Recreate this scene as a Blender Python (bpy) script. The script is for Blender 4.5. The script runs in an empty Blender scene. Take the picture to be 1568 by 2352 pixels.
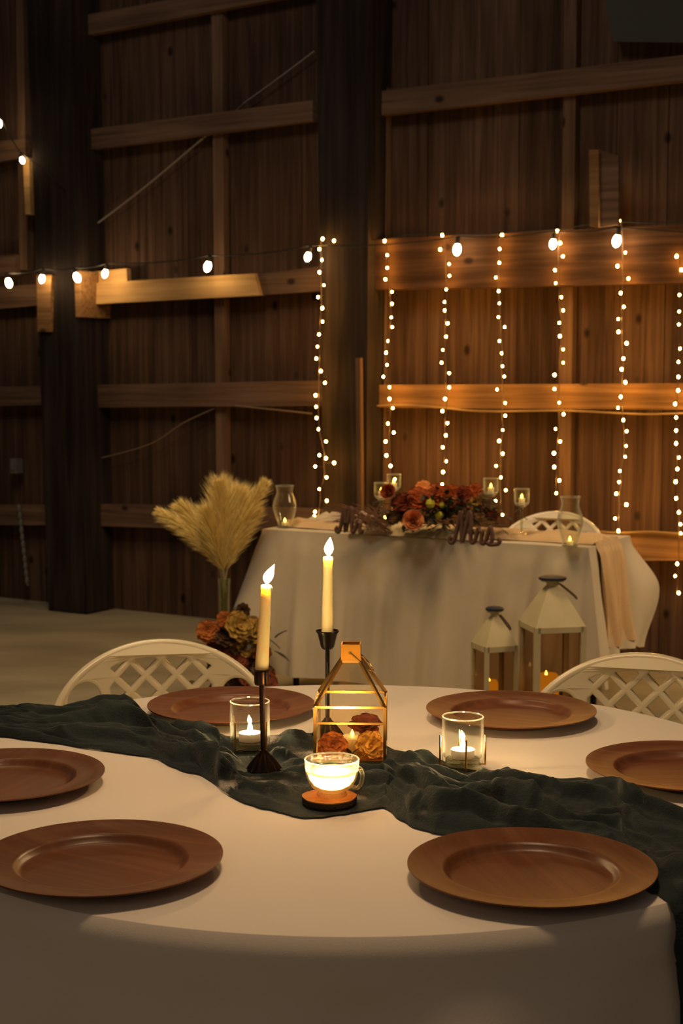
import bpy, math, random
from mathutils import Vector, Matrix, noise
random.seed(7)
S = bpy.context.scene; C = S.collection
PI = math.pi
# ------------------------------------------------------------------ camera, world, large lights, exposure
F = 3500.0; PITCH = math.radians(5.22); CZ = 1.435
cam_d = bpy.data.cameras.new('camera'); cam = bpy.data.objects.new('camera', cam_d); C.objects.link(cam)
cam_d.sensor_fit = 'VERTICAL'; cam_d.sensor_height = 23.52; cam_d.sensor_width = 15.68; cam_d.lens = 35
cam.location = (0, 0, CZ); cam.rotation_euler = (PI/2 - PITCH, 0, 0)
cam_d.dof.use_dof = True; cam_d.dof.focus_distance = 2.55; cam_d.dof.aperture_fstop = 6.3
cam_d.clip_end = 60
S.camera = cam
w = bpy.data.worlds.new('world'); S.world = w; w.use_nodes = True
w.node_tree.nodes['Background'].inputs[0].default_value = (1.0, 0.82, 0.66, 1)
w.node_tree.nodes['Background'].inputs[1].default_value = 0.06
def area(name, loc, target, size, power, col, spread=100):
    l = bpy.data.lights.new(name, 'AREA'); l.shape = 'DISK'; l.size = size; l.energy = power; l.color = col; l.spread = math.radians(spread)
    o = bpy.data.objects.new(name, l); C.objects.link(o); o.location = loc
    o.rotation_euler = (Vector(target) - Vector(loc)).to_track_quat('-Z', 'Y').to_euler(); return o
area('overhead_lamp', (0.1, 2.15, 3.6), (0.0, 2.45, 0), 0.45, 10.5, (1.0, 0.66, 0.36))
area('barn_fill', (-0.8, 4.9, 4.6), (-0.6, 5.7, 0), 1.2, 35, (1.0, 0.69, 0.36))  # unseen fill added to brighten the floor and head table
area('front_fill', (-1.2, -0.7, 2.1), (0.0, 2.0, 0.4), 1.2, 1.6, (1.0, 0.69, 0.43))  # weak fill added behind the camera for the front of the cloth
area('wall_fill', (-0.8, 3.0, 4.8), (-0.6, 8.7, 2.4), 1.0, 21, (1.0, 0.86, 0.74), 120)  # added only to lift the dark upper wall, no fixture there
area('side_fill', (3.6, 4.4, 2.8), (1.2, 6.2, 0.4), 0.8, 9, (1.0, 0.68, 0.38), 60)  # added fill for the right end of the head table
S.view_settings.view_transform = 'Standard'; S.view_settings.look = 'None'
S.view_settings.exposure = 0.0; S.view_settings.gamma = 1.0; S.view_settings.use_curve_mapping = False

# ------------------------------------------------------------------ geometry of the place
def ray(px, py):
    x = (px-784)/F; y = -(py-1176)/F
    return Vector((x, math.cos(PITCH)+y*math.sin(PITCH), -math.sin(PITCH)+y*math.cos(PITCH)))
def P(px, py, z):
    d = ray(px, py); return Vector((0, 0, CZ)) + d*((z-CZ)/d.z)
def Pd(px, py, dist):
    d = ray(px, py); return Vector((0, 0, CZ)) + d*(dist/d.y)
WS = 0.6; WC = 8.37
WD = Vector((1, -WS, 0)).normalized(); WO = Vector((0, WC, 0)); WN = Vector((-WD.y*-1, 0, 0))
WN = Vector((-WS, -1, 0)).normalized()          # out of the wall, towards the camera side
def WL(px, py, off=0.0):                        # -> wall-local (s, -off, z)
    d = ray(px, py); o = WO + WN*off; c = Vector((0, 0, CZ))
    t = (o-c).dot(WN)/d.dot(WN); p = c + d*t
    return Vector(((p-WO).dot(WD), -off, p.z))
WROT = math.atan2(WD.y, WD.x)

# ------------------------------------------------------------------ helpers
def tag(o, label=None, cat=None, group=None, kind=None):
    if label: o['label'] = label
    if cat: o['category'] = cat
    if group: o['group'] = group
    if kind: o['kind'] = kind
    return o
def thing(name, label, cat, loc=(0, 0, 0), rot=(0, 0, 0), group=None):
    o = bpy.data.objects.new(name, None); C.objects.link(o); o.location = loc; o.rotation_euler = rot
    o.empty_display_size = 0.1
    return tag(o, label, cat, group)
class MB:
    def __init__(s): s.v = []; s.f = []
    def add(s, v, f):
        n = len(s.v); s.v += [tuple(p) for p in v]; s.f += [tuple(i+n for i in q) for q in f]; return s
    def box(s, c, d, M=None):
        x, y, z = [k/2 for k in d]; c = Vector(c)
        v = [Vector((a, b, e)) for e in (-z, z) for b in (-y, y) for a in (-x, x)]
        v = [(M @ p if M else p)+c for p in v]
        return s.add(v, [(0, 2, 3, 1), (4, 5, 7, 6), (0, 1, 5, 4), (2, 6, 7, 3), (0, 4, 6, 2), (1, 3, 7, 5)])
    def hexa(s, q, thick):       # q: four points front face, thick: vector to the back
        b = [Vector(p) for p in q]; t = [p+Vector(thick) for p in b]
        return s.add(b+t, [(0, 1, 2, 3), (7, 6, 5, 4), (0, 4, 5, 1), (1, 5, 6, 2), (2, 6, 7, 3), (3, 7, 4, 0)])
    def bar(s, a, b, r, r2=None):     # square bar between two points
        return s.tube([a, b], r, 4, r2)
    def tube(s, pts, r, n=8, r2=None, flat=None, closed=False):
        pts = [Vector(p) for p in pts]; N = len(pts); rings = []; up = None
        for i, p in enumerate(pts):
            if closed: t = pts[(i+1) % N]-pts[i-1]
            else: t = (pts[min(i+1, N-1)]-pts[max(i-1, 0)])
            if t.length < 1e-9: t = Vector((0, 0, 1))
            t.normalize()
            if up is None: up = Vector((0, 0, 1)) if abs(t.z) < .9 else Vector((0, 1, 0))
            a = t.cross(up)
            if a.length < 1e-5: a = t.cross(Vector((1, 0, 0)))
            a.normalize(); b = a.cross(t); up = b
            rr = r if r2 is None else r+(r2-r)*i/max(1, N-1)
            if callable(r): rr = r(i/max(1, N-1))
            fa, fb = flat if flat else (1, 1)
            rings.append([p + a*math.cos(2*PI*(k+.5)/n)*rr*fa + b*math.sin(2*PI*(k+.5)/n)*rr*fb for k in range(n)])
        v = [p for R in rings for p in R]; f = []
        M = N if closed else N-1
        for i in range(M):
            for k in range(n):
                j = (i+1) % N
                f.append((i*n+k, i*n+(k+1) % n, j*n+(k+1) % n, j*n+k))
        if not closed: f += [tuple(range(n-1, -1, -1)), tuple((N-1)*n+k for k in range(n))]
        return s.add(v, f)
    def lathe(s, prof, n=32, c=(0, 0, 0), wob=None):
        c = Vector(c); v = []; f = []; m = len(prof)
        for i, (r, z) in enumerate(prof):
            for k in range(n):
                a = 2*PI*k/n; rr = r*(wob(a, i) if wob else 1)
                v.append(c+Vector((rr*math.cos(a), rr*math.sin(a), z)))
        for i in range(m-1):
            for k in range(n):
                f.append((i*n+k, i*n+(k+1) % n, (i+1)*n+(k+1) % n, (i+1)*n+k))
        if prof[0][0] > 1e-6 and prof[0] != prof[-1]: f.append(tuple(range(n-1, -1, -1)))
        if prof[-1][0] > 1e-6 and prof[0] != prof[-1]: f.append(tuple((m-1)*n+k for k in range(n)))
        return s.add(v, f)
    def grid(s, fn, nu, nv, closed_u=False):
        v = [fn(i/(nu if closed_u else nu-1), j/(nv-1)) for i in range(nu) for j in range(nv)]; f = []
        for i in range(nu if closed_u else nu-1):
            for j in range(nv-1):
                a = i*nv+j; b = ((i+1) % nu)*nv+j; f.append((a, b, b+1, a+1))
        return s.add(v, f)
    def build(s, name, m, parent=None, smooth=True, M=None, loc=None, rot=None):
        me = bpy.data.meshes.new(name); v = s.v
        if M: v = [M @ Vector(p) for p in v]
        me.from_pydata([tuple(p) for p in v], [], s.f); me.validate()
        if smooth:
            me.polygons.foreach_set('use_smooth', [True]*len(me.polygons))
            try: me.set_sharp_from_angle(angle=math.radians(38))
            except Exception: pass
        me.materials.append(m)
        o = bpy.data.objects.new(name, me); C.objects.link(o)
        if parent: o.parent = parent
        if loc is not None: o.location = loc
        if rot is not None: o.rotation_euler = rot
        return o
def smooth_path(pts, n=8):       # Catmull-Rom
    pts = [Vector(p) for p in pts]; out = []
    for i in range(len(pts)-1):
        p0 = pts[max(i-1, 0)]; p1 = pts[i]; p2 = pts[i+1]; p3 = pts[min(i+2, len(pts)-1)]
        for k in range(n):
            t = k/n
            out.append(.5*((2*p1)+(p2-p0)*t+(2*p0-5*p1+4*p2-p3)*t*t+(3*p1-p0-3*p2+p3)*t**3))
    return out+[pts[-1]]
def sst(a, b, x):
    t = min(1, max(0, (x-a)/(b-a))); return t*t*(3-2*t)
def copy_tree(o, parent=None):
    c = o.copy(); C.objects.link(c)
    if parent: c.parent = parent
    for ch in [x for x in bpy.data.objects if x.parent == o]: copy_tree(ch, c)
    return c

# ------------------------------------------------------------------ materials
def srgb(r, g, b):
    f = lambda c: (c/255/12.92) if c/255 <= .04045 else ((c/255+.055)/1.055)**2.4
    return (f(r), f(g), f(b), 1)
def nodes(name):
    m = bpy.data.materials.new(name); m.use_nodes = True; nt = m.node_tree
    return m, nt, nt.nodes['Principled BSDF']
def link(nt, a, b): nt.links.new(a, b)
def mat(name, col, rough=.6, metal=0, spec=.5, var=0, vscale=(6, 6, 6), col2=None, bump=0, bscale=60, detail=4, **kw):
    m, nt, b = nodes(name)
    b.inputs['Roughness'].default_value = rough; b.inputs['Metallic'].default_value = metal
    b.inputs['Base Color'].default_value = col; b.inputs['Specular IOR Level'].default_value = spec
    for k, v in kw.items(): b.inputs[k.replace('_', ' ')].default_value = v
    tc = nt.nodes.new('ShaderNodeTexCoord')
    if col2:
        mp = nt.nodes.new('ShaderNodeMapping'); mp.inputs['Scale'].default_value = vscale
        link(nt, tc.outputs['Object'], mp.inputs[0])
        n = nt.nodes.new('ShaderNodeTexNoise'); n.inputs['Scale'].default_value = 1; n.inputs['Detail'].default_value = detail
        link(nt, mp.outputs[0], n.inputs[0])
        r = nt.nodes.new('ShaderNodeValToRGB'); r.color_ramp.elements[0].position = .35; r.color_ramp.elements[1].position = .68
        r.color_ramp.elements[0].color = col; r.color_ramp.elements[1].color = col2
        link(nt, n.outputs[0], r.inputs[0]); link(nt, r.outputs[0], b.inputs['Base Color'])
    if bump:
        n = nt.nodes.new('ShaderNodeTexNoise'); n.inputs['Scale'].default_value = bscale; n.inputs['Detail'].default_value = 5
        link(nt, tc.outputs['Object'], n.inputs[0])
        bp = nt.nodes.new('ShaderNodeBump'); bp.inputs['Strength'].default_value = bump; bp.inputs['Distance'].default_value = .01
        link(nt, n.outputs[0], bp.inputs['Height']); link(nt, bp.outputs[0], b.inputs['Normal'])
    return m
def emis(name, col, st):
    m = bpy.data.materials.new(name); m.use_nodes = True; nt = m.node_tree; nt.nodes.clear()
    e = nt.nodes.new('ShaderNodeEmission'); e.inputs[0].default_value = col; e.inputs[1].default_value = st
    o = nt.nodes.new('ShaderNodeOutputMaterial'); link(nt, e.outputs[0], o.inputs[0]); return m
def glass(name, tint=(.96, .97, .93, 1), blend=.12, bump=0, bscale=200, haze=.35, power=3.5):
    m = bpy.data.materials.new(name); m.use_nodes = True; nt = m.node_tree; nt.nodes.clear()
    t = nt.nodes.new('ShaderNodeBsdfTransparent'); t.inputs[0].default_value = tint
    g = nt.nodes.new('ShaderNodeBsdfGlossy'); g.inputs['Roughness'].default_value = .03
    lw = nt.nodes.new('ShaderNodeLayerWeight'); lw.inputs[0].default_value = .5
    pw = nt.nodes.new('ShaderNodeMath'); pw.operation = 'POWER'; pw.inputs[1].default_value = power; link(nt, lw.outputs['Facing'], pw.inputs[0])
    ml = nt.nodes.new('ShaderNodeMath'); ml.operation = 'MULTIPLY_ADD'; ml.inputs[1].default_value = blend*2; ml.inputs[2].default_value = .035; link(nt, pw.outputs[0], ml.inputs[0])
    tr = nt.nodes.new('ShaderNodeBsdfTranslucent'); tr.inputs[0].default_value = (.95, .95, .88, 1)
    gm = nt.nodes.new('ShaderNodeMixShader'); gm.inputs[0].default_value = haze; link(nt, g.outputs[0], gm.inputs[1]); link(nt, tr.outputs[0], gm.inputs[2])
    mx = nt.nodes.new('ShaderNodeMixShader'); o = nt.nodes.new('ShaderNodeOutputMaterial')
    link(nt, ml.outputs[0], mx.inputs[0]); link(nt, t.outputs[0], mx.inputs[1]); link(nt, gm.outputs[0], mx.inputs[2])
    link(nt, mx.outputs[0], o.inputs[0])
    if bump:
        tc = nt.nodes.new('ShaderNodeTexCoord'); n = nt.nodes.new('ShaderNodeTexVoronoi'); n.inputs['Scale'].default_value = bscale
        link(nt, tc.outputs['Object'], n.inputs[0])
        bp = nt.nodes.new('ShaderNodeBump'); bp.inputs['Strength'].default_value = bump; bp.inputs['Distance'].default_value = .004
        link(nt, n.outputs[0], bp.inputs['Height']); link(nt, bp.outputs[0], g.inputs['Normal']); link(nt, bp.outputs[0], lw.inputs['Normal'])
    return m
def wood(name, dark, mid, light, grain=(30, 30, 1.6), rough=.75, knots=True, spec=.06, bump=.25, boards=0):
    m, nt, b = nodes(name); tc = nt.nodes.new('ShaderNodeTexCoord')
    b.inputs['Roughness'].default_value = rough; b.inputs['Specular IOR Level'].default_value = spec
    mp = nt.nodes.new('ShaderNodeMapping'); mp.inputs['Scale'].default_value = grain; link(nt, tc.outputs['Object'], mp.inputs[0])
    n = nt.nodes.new('ShaderNodeTexNoise'); n.inputs['Scale'].default_value = 1; n.inputs['Detail'].default_value = 6; n.inputs['Distortion'].default_value = .4
    link(nt, mp.outputs[0], n.inputs[0])
    r = nt.nodes.new('ShaderNodeValToRGB'); e = r.color_ramp.elements
    e[0].position = .3; e[0].color = dark; e[1].position = .72; e[1].color = light
    k = e.new(.5); k.color = mid
    link(nt, n.outputs[0], r.inputs[0]); out = r.outputs[0]
    n2 = nt.nodes.new('ShaderNodeTexNoise'); n2.inputs['Scale'].default_value = 1.3; n2.inputs['Detail'].default_value = 2
    link(nt, tc.outputs['Object'], n2.inputs[0])
    mr = nt.nodes.new('ShaderNodeMapRange'); mr.inputs[1].default_value = .3; mr.inputs[2].default_value = .7; mr.inputs[3].default_value = .65; mr.inputs[4].default_value = 1.25
    link(nt, n2.outputs[0], mr.inputs[0])
    mm = nt.nodes.new('ShaderNodeVectorMath'); mm.operation = 'SCALE'
    link(nt, out, mm.inputs[0]); link(nt, mr.outputs[0], mm.inputs['Scale']); out = mm.outputs[0]
    if boards:       # each board a slightly different brown
        sp = nt.nodes.new('ShaderNodeSeparateXYZ'); link(nt, tc.outputs['Object'], sp.inputs[0])
        dv = nt.nodes.new('ShaderNodeMath'); dv.operation = 'DIVIDE'; dv.inputs[1].default_value = boards; link(nt, sp.outputs[0], dv.inputs[0])
        fl = nt.nodes.new('ShaderNodeMath'); fl.operation = 'FLOOR'; link(nt, dv.outputs[0], fl.inputs[0])
        wn = nt.nodes.new('ShaderNodeTexWhiteNoise'); wn.noise_dimensions = '1D'; link(nt, fl.outputs[0], wn.inputs['W'])
        m2 = nt.nodes.new('ShaderNodeMapRange'); m2.inputs[3].default_value = .8; m2.inputs[4].default_value = 1.15; link(nt, wn.outputs[0], m2.inputs[0])
        m3 = nt.nodes.new('ShaderNodeVectorMath'); m3.operation = 'SCALE'
        link(nt, out, m3.inputs[0]); link(nt, m2.outputs[0], m3.inputs['Scale']); out = m3.outputs[0]
    if knots:
        mp2 = nt.nodes.new('ShaderNodeMapping'); mp2.inputs['Scale'].default_value = (5.5, 5.5, 3.6) if grain[2] < grain[0] else (3.6, 5.5, 5.5)
        link(nt, tc.outputs['Object'], mp2.inputs[0])
        v = nt.nodes.new('ShaderNodeTexVoronoi'); v.inputs['Scale'].default_value = 1; v.inputs['Randomness'].default_value = 1; link(nt, mp2.outputs[0], v.inputs[0])
        k2 = nt.nodes.new('ShaderNodeMapRange'); k2.inputs[1].default_value = .06; k2.inputs[2].default_value = .13; k2.inputs[3].default_value = .25; k2.inputs[4].default_value = 1
        link(nt, v.outputs['Distance'], k2.inputs[0])
        m4 = nt.nodes.new('ShaderNodeVectorMath'); m4.operation = 'SCALE'
        link(nt, out, m4.inputs[0]); link(nt, k2.outputs[0], m4.inputs['Scale']); out = m4.outputs[0]
    link(nt, out, b.inputs['Base Color'])
    bp = nt.nodes.new('ShaderNodeBump'); bp.inputs['Strength'].default_value = bump; bp.inputs['Distance'].default_value = .01
    link(nt, n.outputs[0], bp.inputs['Height']); link(nt, bp.outputs[0], b.inputs['Normal'])
    return m
def wax(name, col, scale=.012, w=1.0):
    m, nt, b = nodes(name); b.inputs['Base Color'].default_value = col; b.inputs['Roughness'].default_value = .35
    b.inputs['Subsurface Weight'].default_value = w; b.inputs['Subsurface Radius'].default_value = (1, .68, .42); b.inputs['Subsurface Scale'].default_value = scale
    return m
def cloth(name, col, bump=.15, bscale=350, wr=0, alpha=None, rough=.9, col2=None, layers=False):
    m, nt, b = nodes(name); tc = nt.nodes.new('ShaderNodeTexCoord')
    b.inputs['Base Color'].default_value = col; b.inputs['Roughness'].default_value = rough; b.inputs['Specular IOR Level'].default_value = .15
    b.inputs['Sheen Weight'].default_value = .1
    n = nt.nodes.new('ShaderNodeTexNoise'); n.inputs['Scale'].default_value = bscale; n.inputs['Detail'].default_value = 2
    link(nt, tc.outputs['Object'], n.inputs[0])
    bp = nt.nodes.new('ShaderNodeBump'); bp.inputs['Strength'].default_value = bump; bp.inputs['Distance'].default_value = .002
    link(nt, n.outputs[0], bp.inputs['Height']); last = bp
    if wr:
        n2 = nt.nodes.new('ShaderNodeTexNoise'); n2.inputs['Scale'].default_value = 5; n2.inputs['Detail'].default_value = 4; n2.inputs['Distortion'].default_value = 1
        link(nt, tc.outputs['Object'], n2.inputs[0])
        b2 = nt.nodes.new('ShaderNodeBump'); b2.inputs['Strength'].default_value = wr; b2.inputs['Distance'].default_value = .02
        link(nt, n2.outputs[0], b2.inputs['Height']); link(nt, bp.outputs[0], b2.inputs['Normal']); last = b2
    link(nt, last.outputs[0], b.inputs['Normal'])
    if alpha:            # loose open-weave gauze: noise makes thin patches, stretched noise makes threads
        mp = nt.nodes.new('ShaderNodeMapping'); mp.inputs['Scale'].default_value = (7, 7, 7); link(nt, tc.outputs['Object'], mp.inputs[0])
        a = nt.nodes.new('ShaderNodeTexNoise'); a.inputs['Scale'].default_value = 1; a.inputs['Detail'].default_value = 3; link(nt, mp.outputs[0], a.inputs[0])
        r = nt.nodes.new('ShaderNodeMapRange'); r.inputs[1].default_value = .335; r.inputs[2].default_value = .42
        r.inputs[3].default_value = alpha[0]; r.inputs[4].default_value = alpha[1]; link(nt, a.outputs[0], r.inputs[0])
        v = nt.nodes.new('ShaderNodeTexVoronoi'); v.feature = 'DISTANCE_TO_EDGE'; v.inputs['Scale'].default_value = 130; link(nt, tc.outputs['Object'], v.inputs[0])
        r2 = nt.nodes.new('ShaderNodeMapRange'); r2.inputs[1].default_value = .03; r2.inputs[2].default_value = .08; r2.inputs[3].default_value = .25; r2.inputs[4].default_value = 0
        link(nt, v.outputs['Distance'], r2.inputs[0])
        if layers:       # one sheer layer where the cloth is not bunched up
            av = nt.nodes.new('ShaderNodeAttribute'); av.attribute_name = 'layers'
            r3 = nt.nodes.new('ShaderNodeMapRange'); r3.inputs[1].default_value = .05; r3.inputs[2].default_value = .5; r3.inputs[3].default_value = .80; r3.inputs[4].default_value = 1.15
            link(nt, av.outputs['Fac'], r3.inputs[0])
            m5 = nt.nodes.new('ShaderNodeMath'); m5.operation = 'MULTIPLY'; link(nt, r.outputs[0], m5.inputs[0]); link(nt, r3.outputs[0], m5.inputs[1]); r = m5
        ad = nt.nodes.new('ShaderNodeMath'); ad.operation = 'ADD'; ad.use_clamp = True
        link(nt, r.outputs[0], ad.inputs[0]); link(nt, r2.outputs[0], ad.inputs[1]); link(nt, ad.outputs[0], b.inputs['Alpha'])
    if col2:
        mp = nt.nodes.new('ShaderNodeMapping'); mp.inputs['Scale'].default_value = (9, 9, 9); link(nt, tc.outputs['Object'], mp.inputs[0])
        a = nt.nodes.new('ShaderNodeTexNoise'); a.inputs['Scale'].default_value = 1; link(nt, mp.outputs[0], a.inputs[0])
        r = nt.nodes.new('ShaderNodeValToRGB'); r.color_ramp.elements[0].color = col; r.color_ramp.elements[1].color = col2
        link(nt, a.outputs[0], r.inputs[0]); link(nt, r.outputs[0], b.inputs['Base Color'])
    return m

M_board = wood('barn_boards', (.052, .029, .018, 1), (.088, .050, .030, 1), (.13, .076, .047, 1), (40, 40, 1.4), boards=.26)
M_litwood = wood('bulb_lit_wood', (.40, .23, .085, 1), (.52, .31, .12, 1), (.64, .40, .16, 1), (1.6, 30, 30))  # lighter, yellower wood: the bulbs' light is put into its colour
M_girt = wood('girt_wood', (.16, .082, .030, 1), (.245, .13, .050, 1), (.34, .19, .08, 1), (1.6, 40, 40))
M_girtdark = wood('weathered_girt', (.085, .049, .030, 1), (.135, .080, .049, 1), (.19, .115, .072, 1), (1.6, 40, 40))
M_broad = wood('broad_girt_wood', (.038, .019, .010, 1), (.066, .033, .017, 1), (.105, .054, .028, 1), (1.6, 30, 30))
M_stud = wood('stud_wood', (.10, .058, .034, 1), (.14, .082, .048, 1), (.19, .115, .07, 1), (40, 40, 1.6))
M_post = wood('old_post', (.015, .011, .010, 1), (.026, .019, .016, 1), (.042, .030, .026, 1), (25, 25, 1.2), knots=False, spec=.08, rough=.95)
M_floor = mat('dusty_concrete', (.21, .18, .115, 1), .9, col2=(.31, .265, .17, 1), vscale=(1.2, 3, 3), bump=.4, bscale=14)
M_linen = cloth('white_linen', (.74, .66, .57, 1), .10, 500, wr=.05)
M_linen2 = cloth('ivory_linen', (.58, .48, .33, 1), .25, 260, wr=.12)
M_gauze = cloth('dark_teal_gauze', (.012, .019, .020, 1), .6, 260, wr=.5, alpha=(.25, .98), layers=True, col2=(.022, .031, .031, 1))
M_peach = cloth('peach_gauze', (.60, .40, .20, 1), .5, 200, wr=.3, alpha=(.85, 1))
M_burlap = cloth('cream_gauze', (.55, .43, .24, 1), .6, 200, wr=.5, alpha=(.9, 1))
M_plate = wood('mahogany_charger', (.13, .044, .017, 1), (.155, .055, .022, 1), (.19, .075, .032, 1), (70, 2.5, 30), rough=.34, knots=False, spec=.38, bump=.04)
M_plate2 = wood('mahogany_charger_turned', (.14, .048, .022, 1), (.18, .066, .031, 1), (.25, .10, .050, 1), (3, 60, 30), rough=.36, knots=False, spec=.3, bump=.05)
M_plate.node_tree.nodes['Principled BSDF'].inputs['IOR'].default_value = 1.4
M_plate2.node_tree.nodes['Principled BSDF'].inputs['IOR'].default_value = 1.42
M_black = mat('black_metal', (.012, .010, .010, 1), .32, .6)
M_bronze = mat('bronze_black_metal', (.035, .018, .014, 1), .28, .8)
M_brass = mat('brass', (.78, .45, .12, 1), .2, 1)
M_brassd = mat('brushed_brass', (.45, .22, .035, 1), .40, 1)
M_glass = glass('clear_glass', blend=.55, power=5, haze=.10)
M_glass2 = glass('hurricane_glass', (.97, .97, .93, 1), .6, power=2.2, haze=.45)
M_rim = glass('glass_rim', (1, 1, .97, 1), .5, power=.6, haze=.45)
M_pane = glass('lantern_pane', (.97, .95, .90, 1), .12)
M_cut = glass('pressed_glass', (.97, .95, .90, 1), .42, bump=.35, bscale=420, power=2.5, haze=.2)
M_glowpane = glass('amber_glow_pane', (.98, .91, .78, 1), .15)  # amber reflections inside the lantern put into the lower panes' tint
M_greenglass = glass('thick_glass', (.80, .84, .70, 1), .45, power=1.5, bump=.4, bscale=120)
M_wax = wax('ivory_wax', (.97, .72, .40, 1), .03)
M_wax2 = wax('white_wax', (.97, .85, .62, 1), .035)
M_wax3 = wax('amber_wax', (.9, .5, .08, 1), .03)
M_flame = emis('flame', (1, .62, .27, 1), 560)
M_cupflame = emis('cup_flame', (1, .62, .24, 1), 2800)
M_tflame = emis('tealight_flame', (1, .66, .30, 1), 1000)
M_led = emis('led_flicker', (1, .62, .10, 1), 9)
M_ledbody = emis('lit_led_candle', (1, .33, .01, 1), .55)
M_fairy = emis('fairy_bulb', (1, .46, .07, 1), 165)
M_bulb = emis('festoon_bulb', (1, .68, .34, 1), 58)
M_wick = mat('wick', (.02, .015, .01, 1), .9)
M_slice = wood('wood_slice', (.40, .16, .05, 1), (.50, .21, .07, 1), (.58, .27, .09, 1), (60, 60, 60), knots=False, bump=.05, rough=.5)
M_bark = mat('bark', (.05, .025, .012, 1), .9, bump=.8, bscale=150)
M_plastic = mat('cream_plastic', (.80, .71, .50, 1), .22, spec=.5)
M_whitemetal = mat('worn_white_paint', (.48, .40, .21, 1), .6, col2=(.56, .47, .27, 1), vscale=(9, 9, 9))
M_smoke = glass('dusty_pane', (.80, .72, .62, 1), .05)
M_navy = mat('dark_cap', (.015, .02, .035, 1), .5)
M_wire = mat('thin_wire', (.12, .08, .05, 1), .5)
M_dwire = mat('dark_cable', (.012, .010, .008, 1), .6)
M_cord = mat('tan_cord', (.26, .17, .07, 1), .7)
M_fcord = mat('faint_cord', (.20, .13, .08, 1), .8)
M_strap = mat('galvanised_strap', (.30, .27, .25, 1), .6, .1)
M_pampas = mat('pampas', (.90, .72, .28, 1), .9, spec=.1)
M_stem = mat('dry_stem', (.42, .32, .16, 1), .8)
M_leaf = mat('dark_leaf', (.028, .035, .012, 1), .6)
M_signwood = mat('dark_sign_wood', (.11, .05, .028, 1), .6)
M_dry = mat('dried_grass', (.22, .10, .05, 1), .9)
def petal_mat(name, c, c2): return mat(name, c, .7, spec=.15, col2=c2, vscale=(40, 40, 40))
M_rust = petal_mat('rust_petals', (.30, .05, .012, 1), (.45, .10, .02, 1))
M_red = petal_mat('burgundy_petals', (.15, .022, .008, 1), (.25, .045, .014, 1))
M_orange = petal_mat('orange_petals', (.70, .22, .05, 1), (.85, .35, .10, 1))
M_yellow = petal_mat('yellow_petals', (.80, .45, .08, 1), (.95, .62, .18, 1))
M_ochre = petal_mat('ochre_petals', (.55, .32, .05, 1), (.65, .42, .09, 1))
M_peachr = petal_mat('peach_rose_petals', (.62, .22, .07, 1), (.72, .30, .11, 1))
M_brown = petal_mat('brown_petals', (.10, .05, .025, 1), (.20, .10, .04, 1))
M_green = petal_mat('lime_buds', (.42, .36, .03, 1), (.50, .45, .06, 1))

# ------------------------------------------------------------------ the setting
MB().add([(-9, -6, 0), (9, -6, 0), (9, 14, 0), (-9, 14, 0)], [(0, 1, 2, 3)]).build('floor', M_floor).__setitem__('kind', 'structure')
def wallobj(mb, name, m, label=None, parent=None, smooth=False):
    o = mb.build(name, m, parent, smooth); o.location = WO; o.rotation_euler = (0, 0, WROT); o['kind'] = 'structure'
    if label: o['label'] = label
    return o
b = MB(); x = -5.2
while x < 7.0:
    w_ = .26; dz = random.uniform(0, .006)
    b.box((x+w_/2, .02+dz, 2.6), (w_-.003, .02, 5.2)); x += w_
b.box((.9, .045, 2.6), (12.3, .01, 5.2))
wallobj(b, 'wall_back', M_board)
tn = [0]
def trim(mb, m, label):
    tn[0] += 1; return wallobj(mb, 'trim_%d' % tn[0], m, label)
def quad(px4, o_front, thick):
    q = [WL(x, y, o_front) for x, y in px4]; mb = MB()
    mb.hexa(q, Vector((0, thick, 0))); return mb
# posts: (TL, BL, BR, TR)
trim(quad([(58, -80), (112, 1402), (200, 1408), (160, -80)], .26, .25), M_post, 'thick dark timber post at the left of the back wall')
trim(quad([(724, -80), (748, 1470), (838, 1480), (850, -80)], .24, .23), M_post, 'thick dark timber post in the middle of the back wall')
trim(quad([(816, 822), (822, 1400), (832, 1400), (826, 822)], .29, .03), M_stud, 'narrow upright strip on the right face of the middle post')
def stud(x0, x1, y0, y1, xo0, xo1, lab, m=M_stud, of=.06):
    trim(quad([(x0, y0), (xo0, y1), (xo1, y1), (x1, y0)], of, of-.005), m, lab)
stud(165, 190, -80, 1405, 188, 214, 'upright stud right beside the left post')
stud(484, 509, -80, 1430, 500, 520, 'upright stud in the middle of the left wall bay')
stud(852, 888, -80, 1500, 856, 884, 'upright stud just right of the middle post')
stud(1297, 1325, -80, 1540, 1276, 1304, 'upright stud in the right wall bay behind the fifth light strand')
stud(36, 52, -80, 620, 44, 62, 'slim upright stud left of the left post', of=.07)
stud(52, 66, 362, 492, 58, 70, 'short board beside the left post lit by a bulb', m=M_litwood, of=.20)
stud(84, 118, 632, 762, 86, 114, 'short upright board on the left post below a bulb', m=M_girt, of=.29)
stud(170, 186, 622, 728, 174, 184, 'thin lath on the right edge of the left post', m=M_girt, of=.28)
def girt(a, b_, c, d, m, lab, of=.11, th=.05): trim(quad([a, b_, c, d], of, th), m, lab)   # TL BL BR TR
girt((150, 42), (150, 90), (735, -22), (735, -62), M_girtdark, 'highest girt across the left wall bay')
girt((178, 300), (178, 347), (718, 277), (718, 230), M_girtdark, 'dark slanting girt in the upper left wall bay')
girt((186, 652), (190, 700), (597, 678), (584, 628), M_litwood, 'bright lit girt under the bulbs in the left wall bay', of=.14)
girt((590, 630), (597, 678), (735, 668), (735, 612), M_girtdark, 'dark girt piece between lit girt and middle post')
girt((200, 626), (200, 662), (292, 654), (290, 616), M_litwood, 'short board on top of the lit girt', of=.12, th=.04)
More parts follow.
